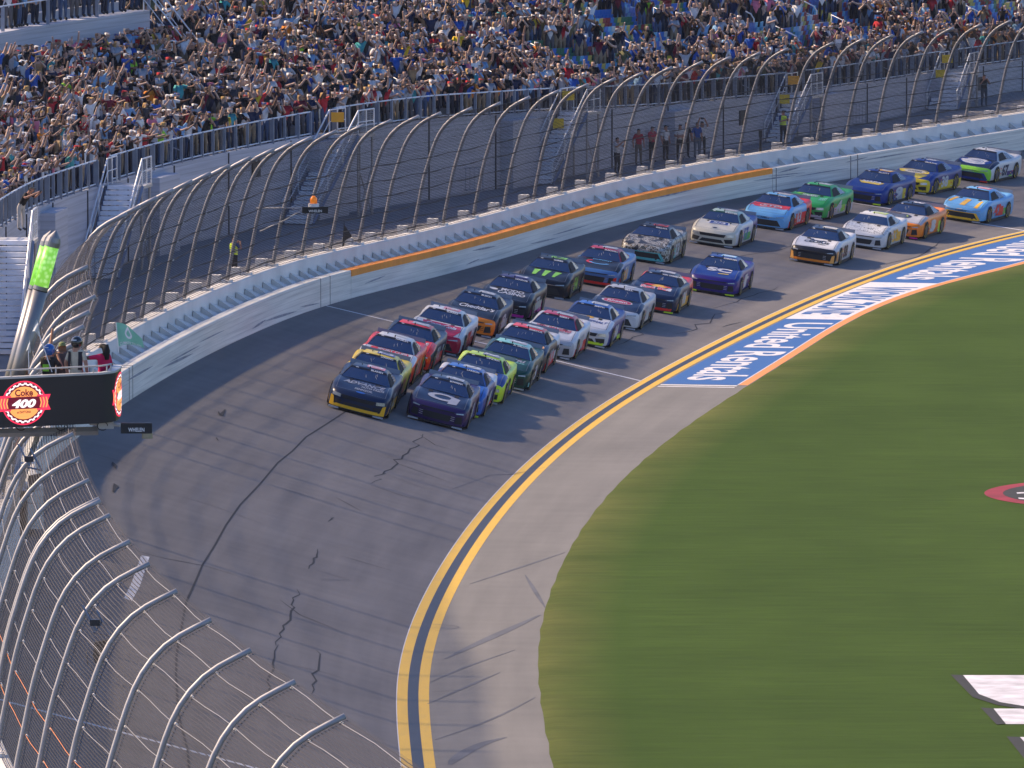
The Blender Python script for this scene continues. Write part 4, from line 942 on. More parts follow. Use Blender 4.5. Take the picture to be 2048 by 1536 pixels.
grp = [(1221, 318, "crossed", K_, bare, K_, "person in black top and trousers standing behind the photographer group"), (1234, 348, "film", (.5, .5, .5), bare, K_, "person with white backpack and dark shorts filming by the fence"), (1277, 330, "down", RD, capk, KH, "man in dark red shirt and brown shorts, first of the waiting group"), (1287, 322, "clap", (.05, .09, .16), capk, (.3, .3, .3), "person in slate jacket half hidden behind the man in dark red"),
       (1304, 325, "crossed", (.50, .02, .06), capk, K_, "man in crimson shirt and black trousers in the waiting group"), (1331, 322, "down", W_, capk, K_, "person in white shirt, black cap and black skirt in the waiting group"), (1360, 320, "crossed", W_, capk, K_, "man in white shirt and dark trousers, arms folded, in the waiting group"), (1372, 316, "down", K_, capk, K_, "man in black shirt just behind the white shirted man"),
       (1394, 316, "down", (.01, .07, .30), bare, (.10, .13, .18), "man in royal blue shirt and grey jeans at the end of the group"), (1404, 314, "high", W_, capk, K_, "man in white shirt raising a phone behind the royal blue shirt")]
for u, v, po, s_, h_, p_, lb in grp: figure(u, v, WZ, po, s_, h_, p_, lb, yaw=pr.uniform(.1, .9))
# man leaning over the rail at the head of the near staircase
q = prj((0, 200, 5)); figure(42, 462, 0, "film", K_, capk, (.45, .42, .38), "man in black shirt and pale shorts bending over the landing rail", yaw=.9, y=sfr(stair_t[0] + 4.6)[0][1] - 1.0, lean=.75)
# ------------------------------------------------------------ race cars
def paintc(name, c, metal=0.0, rough=.34): return mat("paint_" + name, c, rough, metal, var=.05, scale=4, coat=.05, spec=.28)
GLS = mat("car_glass", (.014, .034, .10), .12, var=0, spec=.8); TYRE = mat("tyre_rubber", (.016, .016, .017), .75, var=.1); RIM = mat("wheel_metal", (.10, .10, .11), .4, metal=.6, var=.05)
RIMG = mat("glare_streak_grey", (.16, .18, .24), .5, var=0)  # tone of the streak bars laid on the windshields
LAMPG = mat("headlight_glass", (.45, .45, .42), .15, metal=.3, var=.2, scale=20); NETM = mat("window_net", (.02, .02, .022), .8, var=0); SPOI = mat("spoiler_blade", (.22, .24, .28), .3, var=.1)
CP = {}
PAL = dict(navy=(.010, .022, .062), black=(.012, .014, .022), white=(.62, .62, .62), red=(.78, .03, .025), dred=(.48, .012, .05), orange=(.90, .24, .02), yellow=(.80, .58, .03), neon=(.60, .80, .03), gold=(.92, .50, .03), blue=(.02, .12, .45), rblue=(.008, .036, .22),
           lblue=(.16, .42, .70), teal=(.10, .45, .42), mint=(.25, .60, .52), purple=(.035, .02, .19), violet=(.030, .014, .09), green=(.04, .42, .09), lime=(.30, .70, .06), silver=(.42, .42, .44), grey=(.20, .20, .21), sblue=(.08, .20, .42), magenta=(.60, .02, .30), tan=(.88, .42, .10), pgreen=(.35, .50, .42), dgreen=(.01, .06, .045), brown=(.14, .09, .05), pink=(.75, .20, .25), cream=(.62, .58, .46))
def C_(k):
    if k not in CP: CP[k] = camo_mat() if k == "camo" else (sketch_mat() if k == "sketch" else paintc(k, PAL[k]))
    return CP[k]
def camo_mat():
    m = mat("paint_camouflage", (.3, .3, .3), .4, var=.01); nt = m.node_tree; b = nt.nodes["Principled BSDF"]; nz = nt.nodes.new("ShaderNodeTexNoise"); nz.inputs["Scale"].default_value = 2.6; nz.inputs["Detail"].default_value = 3; nt.links.new(nt.nodes.new("ShaderNodeTexCoord").outputs["Object"], nz.inputs[0])
    cr = nt.nodes.new("ShaderNodeValToRGB"); cr.color_ramp.interpolation = 'CONSTANT'; e = cr.color_ramp.elements; e[0].color = (.03, .03, .03, 1); e[1].position = .44; e[1].color = (.42, .38, .30, 1)
    for p, c in ((.5, (.10, .07, .04, 1)), (.54, (.50, .48, .42, 1)), (.60, (.05, .06, .05, 1)), (.66, (.30, .24, .16, 1))): x = e.new(p); x.color = c
    nt.links.new(nz.outputs["Fac"], cr.inputs[0]); nt.links.new(cr.outputs[0], b.inputs["Base Color"]); return m
def sketch_mat():
    m = mat("paint_line_drawing", (.6, .6, .6), .35, var=.01); nt = m.node_tree; b = nt.nodes["Principled BSDF"]; nz = nt.nodes.new("ShaderNodeTexNoise"); nz.inputs["Scale"].default_value = 1.9; nz.inputs["Detail"].default_value = 2; nz.inputs["Distortion"].default_value = 1.2; nt.links.new(nt.nodes.new("ShaderNodeTexCoord").outputs["Object"], nz.inputs[0])
    f = M2(nt, "ShaderNodeMath", M2(nt, "ShaderNodeMath", nz.outputs["Fac"], 9.0, op='MULTIPLY').outputs[0], op='FRACT').outputs[0]; g = M2(nt, "ShaderNodeMath", f, .16, op='LESS_THAN').outputs[0]
    mx = nt.nodes.new("ShaderNodeMix"); mx.data_type = 'RGBA'; nt.links.new(g, mx.inputs[0]); mx.inputs[6].default_value = (.62, .62, .60, 1); mx.inputs[7].default_value = (.03, .03, .03, 1); nt.links.new(mx.outputs[2], b.inputs["Base Color"]); return m
zt_ = spline([-2.46, -2.38, -2.2, -1.8, -1.4, -1.05, -.4, .6, 1.4, 1.9, 2.3, 2.46], [.50, .59, .67, .77, .84, .895, .90, .90, .93, .97, .995, .93])
hw_ = spline([-2.46, -2.38, -2.2, -2.0, -1.5, -.8, .8, 1.5, 2.1, 2.35, 2.46], [.86, .91, .955, .98, 1.0, .975, .975, 1.0, .98, .94, .90])
def sweepx(x, y): return .30 * abs(x) ** 3 * max(0, min(1, (-1.7 - y) / .75))
def hood_z(x, y): return zt_(y) + .022 * (1 - (x / .7) ** 2) * (1 if y < -.9 else 0) + bulge(x, y)
def bulge(x, y):
    return .045 * math.exp(-((abs(x) - .80) / .16) ** 2) * (math.exp(-((y + 1.5) / .5) ** 2) + .7 * math.exp(-((y - 1.6) / .5) ** 2))
XR = [.0, .2, .4, .6, .72, .82, .9]
def ring(y):
    h = hw_(y); z = zt_(y); pts = []
    for fx, fz in ((.955, .11), (.985, .2), (.995, .32), (1.0, .46), (.998, .58), (.985, .70)): pts.append((h * fx, min(.11 + (z - .11) * ((fz - .11) / .79), z)))
    pts.append((h * .955, z - .055)); pts.append((h * .90, z - .012))
    for x in (.80, .7, .55, .38, .2, 0): pts.append((h * x, hood_z(h * x, y)))
    return pts
YS = [-2.46, -2.42, -2.36, -2.28, -2.15, -2.0, -1.85, -1.7, -1.55, -1.4, -1.25, -1.1, -1.0, -.7, -.3, .1, .5, .9, 1.2, 1.4, 1.6, 1.8, 2.0, 2.2, 2.34, 2.42, 2.46]
SPEC = {}
GH = [(-1.04, .885, .84, .800), (-.42, .895, .82, 1.235), (-.1, .90, .82, 1.275), (.35, .905, .82, 1.28), (.75, .91, .82, 1.25), (1.2, .93, .80, 1.12), (1.62, .955, .76, .975)]
def roofhw(z): return .56 + (1.28 - z) * .52
def rz(x, y):
    ys = [g[0] for g in GH]; zs = [g[3] for g in GH]; return float(np.interp(y, ys, zs)) + .012 * (1 - (x / .6) ** 2)
def wind_pt(a, b, up=.006):
    """a 0..1 across, b 0..1 from cowl to header"""
    y = -1.02 + b * .60; zc = .905 + (1.235 - .905) * b; hwd = .79 + (.558 - .79) * b; x = (a - .5) * 2 * hwd
    return (x, y - .028 + .05 * (x / .7) ** 2 * (1 - b * .3), zc + up + .02 * (1 - (x / .7) ** 2) * 1)
def car(pix, lv, label, yawoff=3.0):
    u, v = pix
    y0, w0 = trk_at(u, v, 1.26, 330, 6)
    c, t, n = frame(y0 + .4); b = R(_bank(y0 + .4)); hd = Matrix.Rotation(0, 3, 'Z')
    # car axes: nose towards the camera (-y of the car = -t)
    ay = Vector((t[0], t[1], 0)); up = Vector((n[0] * -math.sin(b), n[1] * -math.sin(b), math.cos(b))); ax = ay.cross(up)
    if yawoff: q = Matrix.Rotation(R(yawoff), 3, up); ay = q @ ay; ax = q @ ax
    org = Vector(trk(y0 + .4, w0, .012)); mw = Matrix.Translation(org) @ Matrix((ax * 1.065, ay * 1.05, up * 1.06)).transposed().to_4x4()
    r_ = empty("race_car"); r_.matrix_world = mw; tag(r_, label, "race car", "race cars in the pack")
    g = lambda k, d: lv.get(k, d)
    side = g("side", "white"); hood = g("hood", side); roof = g("roof", side); nose = g("nose", hood); pil = g("pillar", roof); low = g("low", side); rear = g("rear", side)
    ms = [C_(side), C_(hood), C_(nose), C_(low), C_(rear)]
    rings = [ring(y) for y in YS]; mb = MB(); N = len(rings[0]); rows = []
    for y, rg in zip(YS, rings):
        row = [(-x, y + sweepx(x, y), z) for x, z in rg] + [(x, y + sweepx(x, y), z) for x, z in rg[::-1][1:]]
        rows.append(row)
    mb.grid(rows); K = 2 * N - 2
    # face materials by zone
    for i in range(len(YS) - 1):
        ym = (YS[i] + YS[i + 1]) / 2
        for k in range(K):
            kk = min(k, K - 1 - k); zone = 0
            if kk >= 8 and ym < -1.0: zone = 1
            if ym < -2.25: zone = 2
            if kk < 3 and ym > -2.0: zone = 3
            if ym > 1.15 and zone == 0: zone = 4
            if kk >= 6 and ym < -1.0 and ym > -2.25: zone = 1
            mb.mi[i * K + k] = zone
    # nose and tail caps
    for yi, flip in ((0, 0), (-1, 1)):
        rg = rings[yi]; y = YS[yi]; g_rows = []
        for x, z in rg[:9]:
            g_rows.append([(x * cfr, y + sweepx(x * cfr, y), z) for cfr in np.linspace(-1, 1, 9)])
        mb.grid(g_rows, 2 if yi == 0 else 4)
    mb.build("body", ms, r_, smooth=True)
    # greenhouse shell
    mb = MB(); rows = []
    for y, zb, hb, zr in GH:
        hr = roofhw(zr) if zr > .9 else .8
        pr = [(-hb, zb - .03), (-(hb * .5 + hr * .5) - .015, (zb + zr) / 2), (-hr, zr - .045), (-hr * .93, zr - .008), (-hr * .5, zr + .008), (0, zr + .014)]
        rows.append([(x, y, z) for x, z in pr] + [(-x, y, z) for x, z in pr[::-1][1:]])
    mb.grid(rows)
    for i in range(len(GH) - 1):
        for k in range(10): mb.mi[i * 10 + k] = 1 if (1 <= i <= 3 and 2 <= k <= 7) else 0
    mb.build("roof", [C_(pil), C_(roof)], r_, smooth=True)
    # glass
    mb = MB(); mb.grid([[wind_pt(a, b_, .014) for a in np.linspace(0, 1, 9)] for b_ in np.linspace(0, 1, 5)]); ws = mb.build("windshield", GLS, r_, smooth=True)
    mb = MB(); mb.grid([[wind_pt(a, b_, .020) for a in np.linspace(0, 1, 9)] for b_ in (.84, 1.0)]); mb.build("windshield_banner", C_(g("banner", "black")), ws)
    if g("name", ""):
        mb = MB(); decal(mb, g("name", ""), lambda x, y: wind_pt(.55 + x * (.08 + .046 * len(lv["name"])), .855 + y * .13, .028), bold=.03); mb.build("name_lettering", WHT, ws)
    mb = MB(); decal(mb, "I", lambda x, y: wind_pt(.12 + x * .08, .90 + y * .05, .028)); mb.build("banner_mark", WHT, ws)
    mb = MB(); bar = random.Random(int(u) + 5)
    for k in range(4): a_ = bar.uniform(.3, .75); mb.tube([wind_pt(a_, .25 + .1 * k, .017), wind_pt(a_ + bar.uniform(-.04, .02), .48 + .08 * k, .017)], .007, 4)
    mb.build("glare_and_cage_bars", RIMG, ws)  # grey bars on the glass stand in for light streaks and cage glimpses
    for s in (-1, 1):
        P_ = lambda y, f: (s * ((.82 + .006) * (1 - f) + f * (roofhw(rz(0, y)) + .012) + .035), y, (.90 * (1 - f) + f * (rz(0, y) - .06)))
        mb = MB(); q = [P_(-.78, .12), P_(-.40, .92), P_(.02, .96), P_(.28, .95), P_(.30, .10)]; mb.add(q, [(0, 1, 2, 3, 4)]); sw = mb.build("side_window", GLS if s < 0 else NETM, r_)
        mb = MB(); q = [P_(.40, .12), P_(.40, .93), P_(.78, .86), P_(1.12, .30), P_(1.12, .15)]; mb.add(q, [(0, 1, 2, 3, 4)]); mb.build("quarter_window", GLS, r_)
        if s > 0:
            mb = MB()
            for k in range(5):
                q = P_(.34 + .02 * k, .1 + .2 * k); mb.box((q[0] + .012, q[1], q[2]), (.02, .03, .03))
            mb.build("vent_holes", WHT, r_)
    mb = MB(); mb.grid([[(x * (.60 + .05 * f), .98 + .52 * f, rz(x, .98 + .52 * f) + .028) for x in (-.8, 0, .8)] for f in (0, .5, 1)]); mb.build("rear_window", GLS, r_)
    # spoiler, splitter, skirts
    mb = MB(); mb.box((0, 2.40, 1.06), (1.66, .02, .15), 0, ((1, 0, 0), (0, .94, -.34), (0, .34, .94))); mb.build("spoiler", SPOI, r_)
    mb = MB(); rows = []
    for z in (.055, .10):
        rows.append([(x, -2.56 + sweepx(x, -2.6) * 1.0 + .03 * abs(x), z) for x in np.linspace(-.93, .93, 11)])
    mb.grid(rows); mb.grid([rows[1], [(x, -2.2, .10) for x in np.linspace(-.93, .93, 11)]]); mb.build("splitter", C_(g("splitter", "black")) if g("splitter", None) else BLK, r_)
    for s in (-1, 1):
        mb = MB(); mb.box((s * .955, 0, .075), (.04, 3.0, .09)); mb.build("side_skirt", BLK, r_)
        mb = MB(); e = [(s * (.70 + .0 * k), -2.6 + .14, .05) for k in (0,)]; mb.box((s * .72, -2.44, .065), (.34, .10, .05)); mb.build("splitter_foot", C_(g("foot", "silver")), r_)
        for yy in (-1.42, 1.42):
            mb = MB(); ca = [(s * (hw_(yy) + .006), yy + .40 * math.cos(a), .34 + .40 * math.sin(a)) for a in np.linspace(0, 2 * math.pi, 25)[:-1]]; ca = [(x, y_, max(.09, z)) for x, y_, z in ca]; mb.add(ca, [tuple(range(24)) if s < 0 else tuple(range(24))[::-1]]); mb.build("wheel_arch", NETM, r_)
            mb = MB(); mb.tube([(s * .78, yy, .335), (s * .99, yy, .335), (s * 1.013, yy, .335)], [.335, .335, .315], 20); wh = mb.build("wheel", TYRE, r_, smooth=False)
            mb = MB(); mb.tube([(s * 1.0, yy, .335), (s * 1.019, yy, .335)], [.23, .20], 14); mb.build("rim", RIM, wh)
            if s > 0:
                mb = MB(); rr = .275
                for a0 in (.5, 2.1, 3.7, 5.2):
                    mb.grid([[(s * 1.018, yy + r2 * math.cos(a), .335 + r2 * math.sin(a)) for a in np.linspace(a0, a0 + .8, 6)] for r2 in (rr - .018, rr + .018)])
                mb.build("tyre_lettering", C_("yellow"), wh)
    # nose
    typ = g("type", "c"); NF = lambda x, z, d=.012: (x, -2.47 - d + sweepx(x, -2.47) + (.0 if z < .5 else (z - .5) * .55), z)
    def panel(name, pts, m, d=.012, sub=1):
        mb = MB(); lo_, hi_ = pts; n_ = 9; mb.grid([[NF(x, z, d) for x, z in zip(np.linspace(lo_[0][0], lo_[1][0], n_), np.linspace(lo_[0][1], lo_[1][1], n_))], [NF(x, z, d) for x, z in zip(np.linspace(hi_[0][0], hi_[1][0], n_), np.linspace(hi_[0][1], hi_[1][1], n_))]])
        return mb.build(name, m, r_)
    if typ == "c":      # split grille, slim lamps
        panel("grille", (((-.42, .20), (.42, .20)), ((-.50, .40), (.50, .40))), BLK); panel("upper_grille", (((-.52, .50), (.52, .50)), ((-.58, .535), (.58, .535))), NETM)
        for s in (-1, 1):
            panel("side_intake", (((s * .60, .18), (s * .84, .20)), ((s * .62, .40), (s * .80, .42))), NETM, .014)
            panel("headlight", (((s * .60, .485), (s * .84, .50)), ((s * .60, .515), (s * .83, .545))), LAMPG, .016)
            for z in (.25, .31, .37): panel("intake_fin", (((s * .46, z), (s * .58, z)), ((s * .46, z + .014), (s * .58, z + .014))), C_(g("trim", "silver")), .020)
    elif typ == "m":    # wide upper grille, hooded lamps
        panel("upper_grille", (((-.50, .40), (.50, .40)), ((-.56, .52), (.56, .52))), NETM); panel("grille", (((-.52, .17), (.52, .17)), ((-.40, .30), (.40, .30))), BLK)
        for s in (-1, 1):
            panel("headlight", (((s * .58, .42), (s * .86, .44)), ((s * .58, .52), (s * .84, .54))), LAMPG, .016); panel("side_intake", (((s * .58, .17), (s * .84, .19)), ((s * .50, .33), (s * .83, .36))), NETM, .014)
    else:               # one large trapezoid intake, slim lamps above
        panel("grille", (((-.74, .16), (.74, .16)), ((-.58, .40), (.58, .40))), BLK, .018); panel("bumper_frame", (((-.86, .13), (.86, .13)), ((-.68, .43), (.68, .43))), C_(g("frame", nose)), .012)
        for s in (-1, 1): panel("headlight", (((s * .50, .515), (s * .82, .53)), ((s * .52, .54), (s * .82, .575))), LAMPG, .016)
        mb = MB(); decal(mb, "CAMRY", lambda x, y: NF(-.26 + .52 * x, .445 + .045 * y, .02), bold=.03); mb.build("nose_lettering", C_(g("camry", "silver")), r_)
    if g("corner", None):
        for s in (-1, 1): panel("bumper_corner", (((s * .74, .10), (s * .90, .12)), ((s * .80, .40), (s * .90, .44))), C_(lv["corner"]), .021)
    if g("lip", None): panel("bumper_lip", (((-.80, .105), (.80, .105)), ((-.82, .20), (.82, .20))), C_(lv["lip"]), .02)
    # hood details and lettering
    YM = lambda y: -1.10 + (y + 1.22) * 1.32
    HP = lambda x, y, up=.010: (x, YM(y) + sweepx(x, YM(y)), hood_z(x, YM(y)) + up)
    for s in (-1, 1):
        mb = MB(); mb.grid([[HP(s * x, y) for x in (.36, .50)] for y in (-1.36, -1.22)]); mb.build("hood_vent", NETM, r_)
    for item in g("art", []):
        kind = item[0]; mb = MB()
        if kind == "text":
            _, s_, x0, x1, ya_, yb__, cc_, *o_ = item; opt = o_[0] if o_ else {}
            decal(mb, s_, lambda x, y: HP(x0 + (x1 - x0) * x, ya_ + (yb__ - ya_) * y, .016), bold=opt.get("b", .03), shear=opt.get("sh", 0)); nm = "hood_lettering"
        elif kind == "oval":
            _, xc, yc, rx, ry, cc_, up = item; mb.grid([[HP(xc + f * rx * math.cos(a), yc + f * ry * math.sin(a), up) for a in np.linspace(0, 2 * math.pi, 29)] for f in (.0, .5, 1)]); nm = "hood_emblem"
        elif kind == "ring":
            _, xc, yc, rx, ry, f0, a0, a1, cc_ = item; mb.grid([[HP(xc + f * rx * math.cos(a), yc + f * ry * math.sin(a), .013) for a in np.linspace(a0, a1, 29)] for f in (f0, 1)]); nm = "hood_emblem"
        else:
            _, pts, cc_, up = item
            if len(pts) == 4:
                q = np.array(pts, float); mb.grid([[HP(*((q[0] * (1 - a) + q[1] * a) * (1 - b_) + (q[3] * (1 - a) + q[2] * a) * b_), up) for a in np.linspace(0, 1, 7)] for b_ in np.linspace(0, 1, 5)])
            else: mb.add([HP(x, y, up) for x, y in pts], [tuple(range(len(pts)))])
            nm = "hood_panel"
        mb.build(nm, C_(cc_), r_)
    sm_ = C_("grey" if hood in ("navy", "black", "rblue", "dgreen", "violet") else "black")
    mb = MB()
    for s in (-1, 1): mb.grid([[(x, y + sweepx(x, y), hood_z(x, y) + .011) for x in (s * .795, s * .810)] for y in np.linspace(-2.22, -1.08, 9)])
    mb.grid([[(x, y + sweepx(x, y), hood_z(x, y) + .011) for x in np.linspace(-.80, .80, 13)] for y in (-2.235, -2.222)]); mb.build("hood_seam", sm_, r_)
    # roof number, side number and sponsor panels
    num = g("num", ""); RP = lambda x, y, up=.02: (x, y, rz(x, y) + up)
    if g("roofp", None): mb = MB(); mb.grid([[RP(x, y, .012) for x in np.linspace(-.12, .46, 5)] for y in (-.12, .1, .35, .62)]); mb.build("roof_panel", C_(lv["roofp"]), r_)
    if num:
        mb = MB(); decal(mb, num, lambda x, y: RP(-.08 + .48 * y, .60 - .62 * x), bold=.03); mb.build("roof_number", C_(g("rnum", "white")), r_)
        mb = MB(); decal(mb, num, lambda x, y: (hw_(0) + .012, -.62 + 1.0 * x, .22 + .50 * y), bold=.04, shear=.1); mb.build("door_number", C_(g("dnum", "white")), r_)
        mb = MB(); decal(mb, num, lambda x, y: (-hw_(0) - .012, .38 - 1.0 * x, .22 + .50 * y), bold=.04, shear=.1); mb.build("door_number", C_(g("dnum", "white")), r_)
    for (a, b_, z0, z1, cc_) in g("sidep", []):
        mb = MB(); mb.grid([[(hw_(y) + .007, y, z) for y in np.linspace(a, b_, 6)] for z in (z0, z1)]); mb.build("side_panel", C_(cc_), r_)
    dr = random.Random(int(u)); mb = MB()
    for k in range(9):
        y = dr.uniform(-.95, -.70) if k < 6 else dr.uniform(.6, .9); z = .2 + .075 * (k % 6); mb.add([(hw_(y) + .013, y, z), (hw_(y) + .013, y + .14, z), (hw_(y) + .013, y + .14, z + .045), (hw_(y) + .013, y, z + .045)], [(0, 1, 2, 3)], k % 3)
    mb.build("sponsor_decals", [C_("white"), C_("yellow"), C_("red")], r_)
    mb = MB(); mb.box((0, -.30, 1.31), (.03, .05, .07)); mb.box((-.30, .25, 1.30), (.02, .25, .03)); mb.build("antenna", BLK, r_)
    return r_
T = "text"
